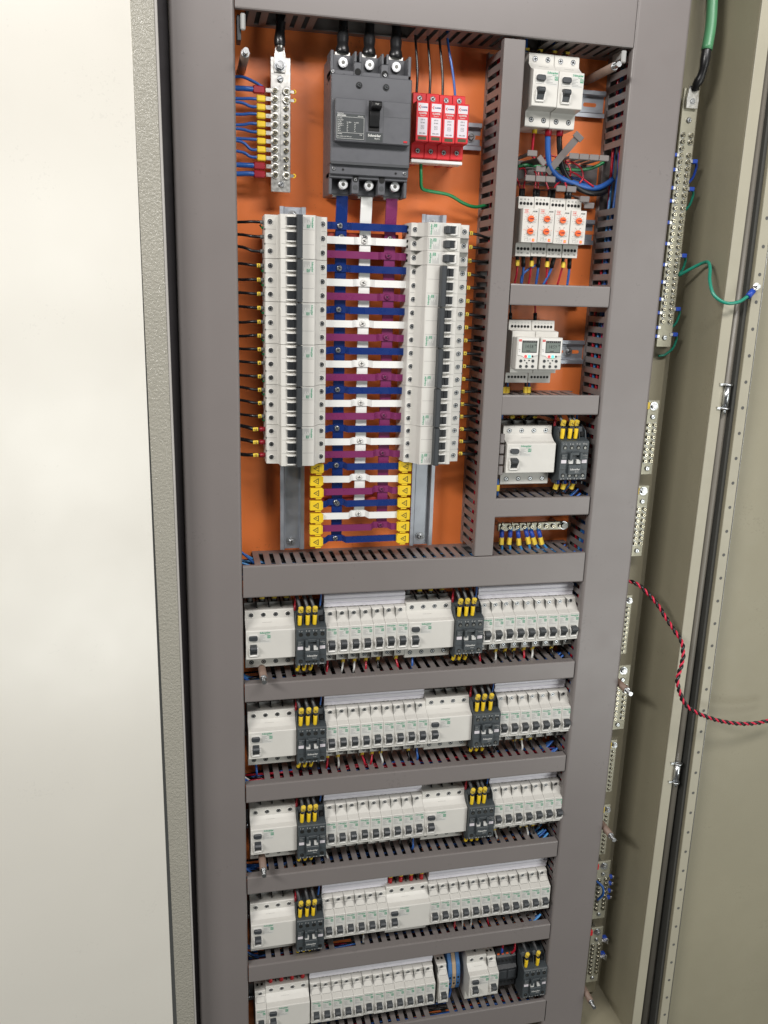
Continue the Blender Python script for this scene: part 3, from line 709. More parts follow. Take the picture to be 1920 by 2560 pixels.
for xx, z in ((17, 140.5), (86, 139), (17, 30), (86, 29)): b.m('hole').cyl((xx, -80.4 if z > 50 else -84.4, z), 1.4, -.3, n=10)
part('case', b, t)
b = MB().m('mccb_grey').box(3.6, 100, -98, -86, 61, 111, 1.0)
b.m('mccb_dark').quad(42.2, 42.7, -98.15, 62, 110).quad(64.6, 65.1, -98.15, 62, 110).quad(4, 42, -98.15, 95, 95.5).quad(65.3, 99.5, -98.15, 92.5, 93)
b.m('hole').box(46, 60, -98.3, -97.5, 75, 110)
part('front_bezel', b, t)
b = MB().m('black').prism([(-96, 78), (-101, 80), (-104, 92), (-104.5, 98), (-97, 98)], 46.8, 59.2, 'x', .5)
b.prism([(-96, 96), (-110, 99.5), (-112.5, 101), (-112.5, 106.4), (-110, 108), (-97, 107.5)], 47, 60.2, 'x', 1)
b.m('print_grey').text('TRIP', 53.6, -112.7, 103.8, 2.6)
part('handle', b, t)
b = MB().m('mccb_label').quad(5, 41.2, -98.2, 63, 93).m('print_white')
for q in ((5.8, 40.4, 89.3, 89.6), (5.8, 40.4, 71.2, 71.5), (5.8, 40.4, 64.4, 64.7), (5.8, 6.1, 64.4, 89.6), (40.1, 40.4, 64.4, 89.6)): b.quad(q[0], q[1], -98.3, q[2], q[3])
b.text('EasyPact', 6.6, -98.35, 93.2, 2.2, align=-1).text('EZC250N', 6.6, -98.35, 90.8, 2.6, .04, align=-1).text('Schneider', 32, -98.35, 91, 1.8, align=-1)
rowsT = [('Ui 690V', '', ''), ('Uimp 8kV', '', ''), ('Ue (V)', 'Icu (kA)', 'Ics (kA)'), ('220/240 ~', '50', '25'), ('400/415 ~', '36', '18'), ('440 ~', '20', '10'), ('550 ~', '8', '4'), ('250 =', '20', '10')]
for i, r_ in enumerate(rowsT):
    z = 87.6 - i * 2.05
    for j, sx in enumerate((7, 18.5, 28)):
        if r_[j]: b.text(r_[j], sx, -98.35, z, 1.75, align=-1)
b.text('50/60Hz', 7, -98.35, 69.7, 1.7, align=-1).text('IEC 60947-2  JIS C8201-2-1', 7, -98.35, 66.8, 1.6, align=-1).text('IP4X', 35, -98.35, 69.5, 1.6, align=-1)
b.m('mccb_label').quad(43.3, 64.2, -98.2, 62.5, 73.5).m('print_white').text('Schneider', 53.8, -98.35, 70, 4.1, .035).text('Electric', 57.5, -98.35, 66.6, 2.2)
part('printed_label', b, t)
part('trip_button', MB().m('red_plastic').box(91.5, 96.5, -98.8, -97.8, 63.8, 66, .3), t)
b = MB()
for i, x in enumerate((18.5, 52.6, 87.4)):
    part('terminal_plate', MB().m('tin').box(x - 10.5, x + 10.5, -56, -52, 146, 168, .6), t); part('terminal_plate', MB().m('tin').box(x - 10.5, x + 10.5, -56, -52, -1, 16, .6), t)
for x, z in ((18.5, 158.6), (52.6, 158.4), (87.4, 158.8), (19.5, 13.5), (53.4, 13.8), (88.2, 14.2)):
    e = 0 if z > 50 else 9; q = MB().m('bright_steel').cyl((x, -56, z), 7, -1.2, n=24).cyl((x, -57.2, z), 5.8, -7 - e, n=20).cyl((x, -64.2 - e, z), 5.2, -.4, r2=4.6, n=20).m('dark_screw').cyl((x, -64.6 - e, z), 2.6, -.15, n=6); part('terminal_bolt', q, t)
for x, z, y in ((3, 143.5, -80), (100.4, 139, -80), (5, 30.5, -84), (98, 29.5, -84), (34.3, 153.2, -80), (68.8, 153, -80), (69, 143.4, -82.6), (34, 19, -80.6)):
    q = MB(); screw(q, x, y, z, 2.4, 'steel'); part('screw', q, t)
for x in (35, 69.4):
    q = MB(); q.m('black').cyl((x, -88, 128.5), 3.9, -1, n=18); screw(q, x, -89, 128.5, 2.8, 'handle_grey'); part('cover_screw', q, t)
for i, (u, n_) in enumerate(((862, 'left'), (928, 'centre'), (1000, 'right'))):
    x = (134.5, 168.7, 203.5)[i]
    t = thing('supply_cable', f'thick black supply cable into the {n_} pole of the main breaker', 'cable', (x, -58, 1290), 'black supply cables above the main breaker')
    part('lug', MB().m('tin').box(-10, 10, -1, 1.5, -8, 10, .8), t)
    part('insulation', MB().m('cable_black').tube([(0, 2, 8), (.5, 3, 18), (2, 10, 36), (3, 14, 60)], lambda q: (8.4, 7.2, 6.4)[0 if q < .3 else 1 if q < .6 else 2] + .5 * math.sin(q * 14), 14), t)
    q = MB(); 
for i, (mt, x, n_) in enumerate((('blue_bar', 137, 'blue'), ('white_bar', 169.9, 'white'), ('purple_bar', 204.2, 'purple'))):
    b = MB().m(mt).box(x - 7.7, x + 7.7, -53.4, -50.4, (655, 690, 677)[i], 1092, .5)
    b.prism([(-50.4, 1090), (-53.4, 1090), (-58, 1116), (-58, 1129), (-55, 1129), (-55, 1116)], x - 7.7, x + 7.7, 'x', .3)
    single('vertical_busbar', b, f'long {n_} vertical busbar running down from the main breaker', 'busbar', 'vertical busbars')

# busbar supports
for z, n_ in ((1077.5, 'upper'), (711.5, 'lower')):
    t = thing('busbar_support', f'red insulating support block behind the busbars, {n_} one', 'busbar support', (168, -3, z), 'red busbar supports')
    part('block', MB().m('insulator_red').box(-49, 49, -46, 0, -6.5, 6.5, 1), t)
    for x in (-31, 0.6, 35.4):
        q = MB(); screw(q, x, -51.4 if z < 800 else -51.4, 0, 4.2, 'steel', h=2.6); part('screw', q, t)

# cross bars
CT = 1100.2
BX = {0: ('blue', 'blue_bar', 134.8), 1: ('white', 'white_bar', 168.0), 2: ('purple', 'purple_bar', 201.6)}
cnt = [0, 0, 0]
for k in range(25):
    z = CT - 9 - 18.05 * k; n_, mt, xc = BX[k % 3]; x0, x1 = (110, 233); y0, y1 = -61.5, -55.6
    lift = 1.6 if k > 17 else .5
    tilt = 0 if k < 18 else random.uniform(-1.2, 2.2)
    path = [(x0, y0), (xc - 15, y0), (xc - 10, y1), (xc + 10, y1), (xc + 15, y0), (x1, y0)]
    zl = [-tilt * .5, 0, lift, lift, 0, tilt * .6]
    b = MB().m(mt); h = 4.7
    rows_ = []
    for (x, y), dz in zip(path, zl):
        rows_.append([b.bm.verts.new((x - xc, yy, dz + zz)) for yy, zz in ((y, -h), (y, h), (y + 2.2, h), (y + 2.2, -h))])
    for a, c in zip(rows_, rows_[1:]):
        for i in range(4): b.face([a[i], a[(i + 1) % 4], c[(i + 1) % 4], c[i]])
    b.face(rows_[0]); b.face(rows_[-1][::-1])
    t = thing('cross_busbar', f'{ORD[cnt[k % 3]]} {n_} horizontal busbar strip from the top', 'busbar', (xc, 0, z), f'{n_} cross busbars')
    cnt[k % 3] += 1
    part('strip', b, t)
    q = MB(); screw(q, 0, y1, lift, 4.0, {0: 'blue_bar', 1: 'white_gloss', 2: 'purple_bar'}[k % 3] if k % 3 else 'steel', h=2.4); part('screw', q, t)

# yellow end caps on the spare strips
for k in range(18, 25):
    z = CT - 9 - 18.05 * k
    for side, x in (('left', 105.5 - (k % 2) * .6), ('right', 234.5)):
        dz = (0, -.2, .6, .2, -.4, .3, .4)[k - 18] + (-.8 if side == 'left' else 0)
        b = MB().m('yellow_plastic').box(-8.6, 8.6, -4.5, 4, -7, 7, .6)
        b.box(-1 if side == 'left' else -5, 7 if side == 'left' else 3, -3.5, 3, -9.2, -6.8)
        b.box(8.2 if side == 'left' else -10, 10 if side == 'left' else -8.2, -3.8, 3, -5.5, 5.5)
        t = thing('warning_cap', f'{ORD[k - 18]} yellow warning cap from the top on the {side} strip ends', 'end cap', (x, -62, z + dz), 'yellow insulating end caps')
        part('cap', b, t)
        s = MB().m('print_black'); P3 = [(-4.6, 0), (3.4, 4.6), (3.4, -4.6)]; I3 = [(-3.0, 0), (2.5, 3.1), (2.5, -3.1)]
        for i in range(3):
            j = (i + 1) % 3
            s.face([s.bm.verts.new((p[0], -4.65, p[1])) for p in (P3[i], P3[j], I3[j], I3[i])])
        s.face([s.bm.verts.new((p, -4.66, q)) for p, q in ((-1.6, .4), (.2, 1.0), (.3, .4), (2.1, -.1), (.4, -.6), (.1, -.1))])
        part('warning_symbol', s, t)

# ================================================================== RAILS
def rail(x0, x1, zc, y=0, vertical=False, bolts=(), label='', slots=()):
    """35 mm hat rail; x0..x1 along the rail, zc its centre line"""
    prof = [(-17.5, -8), (-17.5, -6.8), (-13, -6.8), (-12, -5.8), (-12, 0), (12, 0), (12, -5.8), (13, -6.8), (17.5, -6.8), (17.5, -8), (12.4, -8), (11, -6.6), (11, -1.2), (-11, -1.2), (-11, -6.6), (-12.4, -8)]
    t = thing('mounting_rail', label, 'mounting rail', (x0, y, zc) if not vertical else (zc, y, x0))
    b = MB().m('rail_zinc'); L = x1 - x0
    if not vertical: b.prism([(q, p) for p, q in prof], 0, L, 'x')
    else: b.prism([(p, q) for p, q in prof], 0, L, 'z')
    b.m('orange_paint' if not vertical else 'hole')
    for s in slots:
        a, w, hh = s, 7.5, 2.6
        pts = [(a - w + hh * math.cos(R(90 + 22.5 * i)), hh * math.sin(R(90 + 22.5 * i))) for i in range(9)] + [(a + w + hh * math.cos(R(-90 + 22.5 * i)), hh * math.sin(R(-90 + 22.5 * i))) for i in range(9)]
        b.face([b.bm.verts.new((p, -1.35, q) if not vertical else (q, -1.35, p)) for p, q in pts])
    part('rail', b, t)
    for a, c in bolts:
        q = MB(); x, z = (a, c) if not vertical else (c, a)
        q.m('zinc').cyl((x, -1.3, z), 6.6, -1.2, n=22); screw(q, x, -2.5, z, 4.2, 'steel', 'slot', 3.4); part('fixing_screw', q, t)
    return t
rail(636, 1115, 75.4, -20.5, True, bolts=((11, -1), (468, 0)), label='vertical zinc rail carrying the left breaker column')
rail(635, 1114, 271.8, -20.5, True, bolts=((13, 0), (467, 0)), label='vertical zinc rail carrying the right breaker column')
for x in (75.4, 271.8):
    pass
rail(228, 341, 1221, 0, bolts=((99, 0),), slots=(84, 110), label='zinc rail behind the red surge protectors')
rail(384, 523, 1275, 0, slots=(95, 118), label='zinc rail behind the two top right residual breakers')
rail(384, 523, 1102, 0, slots=(110, 134), label='zinc rail behind the four timer relays')
rail(384, 524, 928, 0, bolts=((116, 0),), slots=(98, 124), label='zinc rail behind the two digital timers')
for i, z in enumerate(Zr): rail(4, 523, z, 0, label=f'zinc rail behind the breakers {ROW[i]}')

# ================================================================== BREAKER COLUMNS
GL = 'breakers of the two columns beside the busbars'
for k in range(6):
    M3P.put((74.6, -24, CT - 54.1 * k), f'white three-pole breaker with grey tie bar, {ORD[k]} down the left column', GL, (0, R(90), 0))
zt = 1098.8
for k in range(3):
    MCB.put((268, -24, zt - 18 * (k + 1)), f'single white breaker with black toggle, {ORD[k]} down the right column', 'single breakers on the right column', (0, R(-90), 0))
for k in range(5):
    M3P.put((268, -24, zt - 54 * (k + 2)), f'white three-pole breaker with grey tie bar, {ORD[k]} down the right column', GL, (0, R(-90), 0))
LT = ['', '', '', '2', '2', '2', '3', '3', '3', '4', '4', '4', '6', '6', '6', '12', '12', '12']
RT = ['1', '3', '28', '7', '7', '7', '5', '5', '5', '9', '9', '9', '10', '10', '10', '12', '12', '12']
for k in range(18):
    z = CT - 9 - 18.03 * k; sag = random.uniform(-2, 3) + (4 if k in (1, 2, 15, 16) else -3 if k == 17 else 0); y = -60
    red = k > 14
    tags = [((27 if not red else 21, y, z), (1, 0, .05), 2.8, 4.4 if not red else 7, LT[k])] if k > 2 else []
    wire(f'black cable at the left of the left breaker column, {ORD[k]} from top', [(-5, y + 18, z + sag), (8, y + 8, z + sag * .7), (20, y + 1, z + .3), (34.5, y, z)], 2.6 if red else 1.9, 'cable_black', 'black cables left of the left column',
         tags=tags, sleeve='sleeve_red' if red else 'sleeve_grey', sl=8 if red else 5)
    z = zt - 9 - 18 * k; sag = random.uniform(-5, 1)
    tags = [((316, y, z - .4), (1, 0, -.05), 2.8, 4.4 if not red else 7.5, RT[k])]
    wire(f'black cable at the right of the right breaker column, {ORD[k]} from top', [(362, y + 28, z + sag * 1.6), (343, y + 12, z + sag), (325, y + 2, z + sag * .3), (308, y, z)], 2.6 if red else 2.0, 'cable_black', 'black cables right of the right column',
         tags=tags, sleeve='sleeve_red' if (red or k in (1,)) else None, sl=6)
for k in (0, 3, 4, 6, 8, 9, 11, 12, 14):
    z = CT - 9 - 18.03 * k
    single('green_clip', MB().m('cable_green').tube([(30, -50, z - 3), (32.5, -56, z - 7), (34, -58, z - 5)], 1.1, 6), f'small green clip below the {ORD[k]} cable of the left column', 'clip', 'green clips on the left column')

# ================================================================== SURGE PROTECTORS
t = thing('surge_protector', 'x', 'surge protector')
b = MB().m('red_plastic').prism([(-8, -40), (-50, -40), (-52, -39), (-52, -22), (-54, -22.5), (-54, 26), (-52, 27), (-52, 39), (-50, 40), (-8, 40)], .2, 17.6, 'x', .4)
term(b, 8.9, 33); b.m('red_plastic').ring((8.9, -52, 33), 4.3, 3.2, .8).ring((8.9, -52, -31), 4.3, 3.2, .8).m('hole').disc((8.9, -52.2, -31), 3.3)
b.m('red_plastic').box(5, 12, -40, -20, -46, -39.5, .5)
part('base', b, t)
part('terminal_screw', term_screw(8.9, 33, r=2.7), t); part('terminal_screw', term_screw(8.9, -31, r=2.7), t)
b = MB().m('red_plastic').prism([(-54, -22.4), (-71, -22.4), (-72, -21.4), (-72, 25), (-71, 26), (-54, 26)], .3, 17.5, 'x', .4)
part('cartridge', b, t)
b = MB().m('spd_label').quad(2.6, 15.4, -72.1, 13.8, 23.5).quad(2.6, 15.4, -72.1, -15, 6.5).m('window_green').quad(3.4, 14.6, -72.1, -20.4, -16.4)
b.m('print_red').prism([(3.2, 18.8), (5.4, 21), (6, 20.6), (4.6, 18.8), (6, 17), (5.4, 16.6)], -72.25, -72.2, 'y').m('blue_bar').text('CLAMPER', 10.4, -72.2, 18.6, 2.0, .05)
b.m('print_white').text('CLAMPER', 9, -72.12, 11.4, 2.5, .04).text('Front V', 9, -72.12, 8.5, 2.1)
b.m('print_black').text('275 V', 9, -72.2, 3.6, 2.3).text('20 kA', 9, -72.2, .2, 2.3).text('DPS | SPD', 9, -72.2, -12.6, 2.0, .03)
for q in ((7, 11, -3.4, -3.1), (7, 11, -7.4, -7.1), (7, 7.3, -7.4, -3.1), (10.7, 11, -7.4, -3.1)): b.quad(q[0], q[1], -72.2, q[2], q[3])
b.text('T2', 9, -72.2, -5.3, 2)
part('printed_label', b, t)
SPD = Proto(t)
for k in range(4):
    SPD.put((229.6 + 18 * k, 0, 1222), f'red surge protector cartridge unit, {ORD[k]} from the left', 'red surge protectors')
    X = 229.6 + 18 * k + 9; u = (1038, 1070, 1103, 1140)[k]; p = at((1038, 1069, 1098, 1118)[k], (85, 87, 88, 92)[k], -30)
    wire(f'{"black" if k < 3 else "blue"} wire dropping into the {ORD[k]} red surge protector', [(p.x, -30, p.z + 20), (p.x, -32, p.z - 4), ((p.x + X) / 2 + 1, -38, 1290), (X - 1.5, -40, 1259)], 1.7, 'cable_blue' if k == 3 else 'cable_black', 'wires into the surge protectors')
single('comb_busbar', MB().m('white_bar').box(0, 71, -56, -36, 0, 4.2, .8), 'white comb busbar under the red surge protectors', 'busbar', loc=(229, 0, 1176))
wire('green earth wire curving from the surge protectors to the middle duct', [(246, -42, 1178), (246.5, -44, 1160), (249, -42, 1146), (262, -38, 1143), (290, -34, 1140), (312, -30, 1131), (330, -28, 1127), (350, -26, 1131)], 2.3, 'cable_green')

# ================================================================== TOP RIGHT DEVICES
RCD2.put((386.3, 0, 1275), 'white two-pole residual breaker, left of the pair at top right', 'two-pole residual breakers')
RCD2.put((422.5, 0, 1275), 'white two-pole residual breaker, right of the pair at top right', 'two-pole residual breakers')
for k, x in enumerate((391, 410, 431, 449)):
    wire(f'{"dark" if k < 2 else "red-sleeved"} yellow-tagged cable above the top right breakers, {ORD[k]} from left', [(x + 2, -20, 1352), (x, -25, 1338), (x, -28, 1321)], 2.4, 'cable_blue' if k in (0, 2) else 'cable_black', 'cables above the top right breakers',
         tags=[((x, -30, 1331), (0, -.3, 1), 3.6, 3, '')], sleeve='sleeve_red' if k > 1 else None, sl=8)
Q = lambda px, py, y: at(1280 + px / 5.925, 320 + py / 5.925, y)
def ps(L, y0, y1=None):
    y1 = y0 if y1 is None else y1; n = len(L) - 1
    return [tuple(Q(a, b, y0 + (y1 - y0) * i / n)) for i, (a, b) in enumerate(L)]
wire('thin red wire with yellow tip under the left top breaker', ps([(325, 30), (318, 120), (305, 260), (300, 380), (340, 470), (420, 540), (520, 560), (640, 520), (680, 470)], -34, -22), 2.0, 'cable_red', sleeve=None)
single('ferrule', MB().m('yellow_plastic').cyl((0, 0, 0), 3.4, 12, 'z', n=10), 'yellow ferrule on the thin red wire under the left top breaker', 'ferrule', loc=tuple(Q(332, 80, -34)))
wire('thick blue cable curving from the top right breaker into the right duct', ps([(535, 60), (530, 200), (535, 400), (560, 560), (640, 680), (740, 750), (900, 810), (1080, 870), (1260, 890), (1400, 830), (1490, 760)], -42, -30), 3.9, 'cable_blue', n=12)
wire('thick black cable curving from the top right breaker into the right duct', ps([(705, 60), (700, 200), (715, 400), (740, 560), (800, 700), (880, 800), (1000, 900), (1140, 960), (1280, 970), (1400, 930)], -40, -30), 3.9, 'cable_black', n=12)
for x, n_ in ((535, 'blue'), (703, 'black')):
    p = Q(x, 125, -42); single('shrink_sleeve', MB().m('sleeve_red').cyl((0, 0, 0), 4.7, 20, 'z', n=14), f'dark red heat-shrink sleeve on the thick {n_} cable', 'sleeve', 'red shrink sleeves', tuple(p))
wire('green earth wire crossing behind the duct fingers', ps([(90, 570), (190, 550), (330, 560), (600, 590), (900, 620), (1100, 610), (1240, 570), (1360, 510)], -30, -34), 2.3, 'cable_green')
RW = [[(160, 950), (195, 750), (200, 640), (170, 600), (100, 610)], [(130, 950), (110, 840), (80, 770), (40, 700)], [(335, 950), (340, 860), (360, 700), (330, 640)], [(380, 960), (390, 780), (390, 640), (350, 610)],
      [(555, 960), (520, 850), (500, 780), (515, 650), (490, 600)], [(610, 960), (630, 880), (680, 820), (720, 800)], [(805, 980), (790, 820), (755, 620), (700, 480), (600, 410), (480, 450), (430, 560), (450, 720)], [(850, 980), (830, 920), (790, 800), (760, 700)],
      [(1000, 820), (1050, 740), (1040, 640), (980, 560), (870, 500), (780, 490)], [(1210, 870), (1100, 790), (980, 700), (860, 640), (760, 600)], [(860, 720), (870, 640), (840, 560), (790, 510)]]
for i, L in enumerate(RW):
    wire(f'thin red control wire above the timer relays, {ORD[i]} from the left', ps(L, -38, -30), 1.25, 'cable_red', 'red control wires above the timer relays')
    if i < 8:
        p = Q(L[0][0], L[0][1] + 50, -38); single('ferrule', MB().m('black').cyl((0, 0, -4), 2.9, 13, 'z', n=10), f'black ferrule on top of the timer relays, {ORD[i]} from the left', 'ferrule', 'black ferrules above the timer relays', tuple(p))
for i, L in enumerate(([(870, 730), (1000, 760), (1150, 850), (1300, 880)], [(560, 760), (700, 790), (900, 800), (1180, 850)])):
    wire(['blue wire', 'second blue wire'][i] + ' lying behind the open duct fingers', ps(L, -18), 1.9, 'cable_blue')
# open duct without a cover
t = thing('open_wiring_duct', 'grey slotted duct without cover, its fingers bare above the timer relays', 'wiring duct', (372, 0, 1163))
part('base', MB().m('duct_plastic').box(2, 150, -3, -.4, 0, 32), t)
def finger(x, z, zrow, droop=0, side=0, L=64, tw=0):
    b = MB().m('duct_plastic'); s = 1 if zrow else -1
    b.box(0, 9.6, -L, -2, -.7, .7).box(-1.4, 12.6, -L - 2.5, -L + .5, -4.4, 3.4, .8)
    q = part('finger', b, t); q.location = Vector((x - 372, 0, z - 1163)) * K; q.rotation_euler = (R(droop), R(tw), R(side)); return q
for x in (389.5, 450.5, 465.3, 480.1, 495): finger(x, 1196, 1)
finger(403, 1193, 1, 2, 4, tw=45); finger(405, 1184, 1, 6, 0, 60)
for x in (389, 404, 418.5): finger(x, 1164.5, 0)
for x in (435, 450.5): finger(x, 1157, 0, 3)
finger(476, 1153, 0, 10, -4); finger(490, 1150, 0, 15, -8, 60)
b = MB().m('duct_plastic').box(-4.8, 4.8, -.8, .8, 0, 62).box(-7, 7, -3, 1, 56, 64, .6)
q = part('finger', b, t, 'bent finger sticking up to the right'); q.location = Vector((430 - 372, -38, 1176 - 1163)) * K; q.rotation_euler = (R(18), R(36), 0)

# timer relays
t = thing('timer_relay', 'x', 'timer relay')
b = MB().m('white_plastic').prism([(-8, -39.5), (-52, -39.5), (-52, -22), (-56, -22), (-72, -22), (-72, 22.5), (-55, 22.5), (-52, 24), (-52, 39.5), (-8, 39.5)], .3, 23.1, 'x', .35)
for i in range(4):
    b.m('hole').cyl((4 + 5 * i, -52.1, 30.5), 2.1, -.2, n=12).cyl((4 + 5 * i, -52.1, -29.5), 2.1, -.2, n=12)
part('body', b, t)
b = MB().m('print_black').text('A1', 4, -52.2, 35.6, 2.9).text('15', 9.4, -52.2, 35.6, 2.9).text('B', 14.6, -52.2, 35.6, 2.9)
b.text('16', 4, -52.2, -35.2, 2.9).text('18', 9.4, -52.2, -35.2, 2.9).text('A2', 18.6, -52.2, -35.2, 2.9).text('AEGM', 17.6, -72.1, 18.6, 2.4, .04)
b.m('print_red').quad(2, 8.4, -72.1, 20.4, 21).quad(2, 8.4, -72.1, 16.1, 16.7).text('COEL', 5.2, -72.1, 18.6, 2.2, .05)
for cz_, nn in ((9, ['1', '2', '3', '4', '5', '6', '7', '8', '9', '10']), (-7.5, ['1s', '10s', '1m', '10m', '1h', '10h'])):
    for i, c in enumerate(nn):
        a = R(215 - 250 * i / (len(nn) - 1)); ca, sa = math.cos(a), math.sin(a)
        b.m('print_black'); b.face([b.bm.verts.new((11.6 + r_ * ca - w * sa, -72.1, cz_ + r_ * sa + w * ca)) for r_, w in ((5, -.2), (6.4, -.2), (6.4, .2), (5, .2))])
        if len(nn) == 6: b.m('orange_knob' if i in (1, 4) else 'print_black')
        b.text(c, 11.6 + 8.4 * ca, -72.1, cz_ + 7.6 * sa, 1.5)
b.m('print_black')
for q in ((3, 9, -15, -14.8), (9, 9.2, -19, -14.8), (5, 9, -17, -16.8), (5, 5.2, -20, -16.8), (10.5, 13, -17.6, -17.4), (13, 13.2, -20, -16), (7, 12, -20, -19.8)): b.quad(q[0], q[1], -72.1, q[2], q[3])
part('printed_label', b, t)
for z in (9, -7.5):
    b = MB().m('orange_knob').cyl((11.6, -72, z), 4.1, -3.4, n=20).m('cable_red').box(8.8, 14.4, -76, -75, z - .7, z + .7); b.m('print_black').box(11, 14.6, -76.2, -75.2, z - .35, z + .35); part('dial', b, t)
part('signal_lamp', MB().m('led_red').box(15.8, 19, -72.5, -71.9, -20.4, -16.8).m('tag_yellow').box(16.5, 18.3, -72.8, -72.4, -19.6, -17.6), t)
TR_ = Proto(t)
for k in range(4):
    TR_.put((384.6 + 23.6 * k, 0, 1102.6), f'white timer relay with two orange dials, {ORD[k]} from the left', 'white timer relays')
E_ = lambda px, py, y: at(1180 + px / 3.072, 640 + py / 3.072, y)
LW = [((348, 5), (345, 120), (325, 210), 'r'), ((395, 10), (393, 120), (378, 215), 'b'), ((458, 10), (450, 120), (432, 215), 'r'), ((515, 15), (505, 120), (490, 215), 'b'), ((578, 15), (575, 120), (570, 215), 'r'), ((632, 20), (600, 120), (545, 215), 'b'),
      ((702, 20), (690, 100), (655, 215), 'r'), ((750, 25), (745, 120), (730, 225), 'b')]
for i, (a, b_, c, cl) in enumerate(LW):
    P_ = [tuple(E_(a[0], a[1] - 12, -40)), tuple(E_(b_[0], b_[1], -36)), tuple(E_(c[0], c[1] + 10, -32))]
    tp = Vector(E_(a[0], a[1] + 48, -40))
    wire(f'{"red" if cl == "r" else "blue"} wire below the timer relays, {ORD[i]} from the left', P_[::-1], 1.45 if cl == 'r' else 1.9, cols[cl], 'wires below the timer relays', tags=[(tp, (0, 0, 1), 3.1, 8, '')] if cl == 'r' else (), sleeve='black', sl=12 if cl == 'r' else 15, sr=1.7)
wire('slack blue wire crossing between the timer relay wires', [tuple(E_(505, 60, -34)), tuple(E_(430, 105, -34)), tuple(E_(385, 150, -34)), tuple(E_(375, 210, -34))], 1.7, 'cable_blue')

# digital timers
for k in range(2):
    t = thing('digital_timer', ['left white digital timer with display reading 14:58', 'right white digital timer with display reading 14:59'][k], 'digital timer', (384.8 + 35.6 * k, 0, 930))
    w = 35
    b = MB().m('white_plastic').prism([(-8, -45), (-45, -45), (-45, -30), (-62, -29), (-62, 30), (-45, 31), (-45, 45), (-8, 45)], .2, w, 'x', .5)
    for i in range(6): b.m('hole').cyl((5.4 + 4.9 * i, -45.1, 36), 2.0, -.2, n=12).cyl((5.4 + 4.9 * i, -45.1, -36.5), 1.9, -.2, n=12)
    part('body', b, t)
    f = MB().m('white_plastic').box(1.2, w - .5, -80, -60, -22.5, 22.6, .9)
    f.m('white_gloss').prism([(2.8, -2.5), (9.5, -3), (13, -6.4), (24, -6.4), (27.5, -3), (33.4, -2.5), (33.4, 20.8), (2.8, 20.8)], -81, -79.9, 'y', .3)
    part('front', f, t)
    part('display', MB().m('print_black').box(8.6, 31, -81.3, -80.9, 1.2, 18).m('lcd').box(9.4, 30.2, -81.6, -81.2, 2.2, 15.2).m('print_black').text(['14:58', '14:59'][k], 19, -81.7, 9.6, 7.2, .0, squash=.8)
         .text('28', 28.4, -81.7, 11.8, 3).box(15, 21, -81.75, -81.65, 3.2, 4.2), t)
    p_ = MB().m('print_red').quad(3.4, 7.8, -81.15, 16.6, 19.6).m('print_white').text('COEL', 5.6, -81.2, 18, 1.4).m('print_grey')
    for i, c in enumerate(('7', '8', '9', '10', '11', '12')): p_.text(c, 5.4 + 4.9 * i, -45.2, 41, 2.6)
    for i, c in enumerate('1234567'): p_.m('print_white').text(c, 11 + 2.9 * i, -81.4, 16.6, 1.8)
    p_.m('print_grey').text('Man', 5, -81.2, 5.5, 1.8).text('off', 5, -81.2, 3, 1.8).text('Set', 18, -80.2, -14.5, 1.6).text('Prog', 9, -80.2, -20.4, 1.8)
    part('printed_label', p_, t)
    part('signal_lamp', MB().m('led_red').cyl((14.8, -81.1, -4), 2.0, -.4, n=14), t); part('signal_lamp', MB().m('led_green').cyl((20.4, -81.1, -4), 2.2, -.4, n=14), t)
    part('button', MB().m('black').cyl((25.2, -81.1, -3.8), 1.4, -.3, n=10), t)
    for x, z, r_ in ((8.4, -10.4, 2.1), (26.6, -10.4, 2.1), (8.4, -18, 2.0), (17.4, -18, 2.0), (26.6, -18, 2.0), (14, -9.6, 1), (20.8, -9.6, 1), (17.4, -13, 1)):
        part('button', MB().m('dark_plastic').cyl((x, -80, z), r_, -.9, n=14), t)
for k, (a, n_) in enumerate((((245, 1000), 'first'), ((272, 1000), 'second'), ((412, 1000), 'third'), ((437, 1000), 'fourth'))):
    p = E_(a[0], a[1] - 15, -34); q = E_(a[0], a[1] + 30, -34)
    wire(f'yellow-tagged dark wire below the digital timers, {n_} from left', [(q.x + 4, -32, q.z - 16), tuple(q), (p.x, -34, p.z + 8)], 2.0, 'cable_blue' if k % 2 else 'cable_black', 'wires below the digital timers', tags=[(Vector(E_(a[0], a[1] + 28, -36)), (0, 0, 1), 3.3, 9, '')])
for k, x in enumerate((295, 485)):
    p = E_(x, 480, -34); wire(f'thin {"black" if k == 0 else "red"} wire entering the top of the {["left", "right"][k]} digital timer', [(p.x - 3, -32, p.z + 40), (p.x - 1, -34, p.z + 16), (p.x, -34, p.z - 4)], 1.4, ['cable_black', 'cable_red'][k], sleeve='black', sl=12, sr=2)

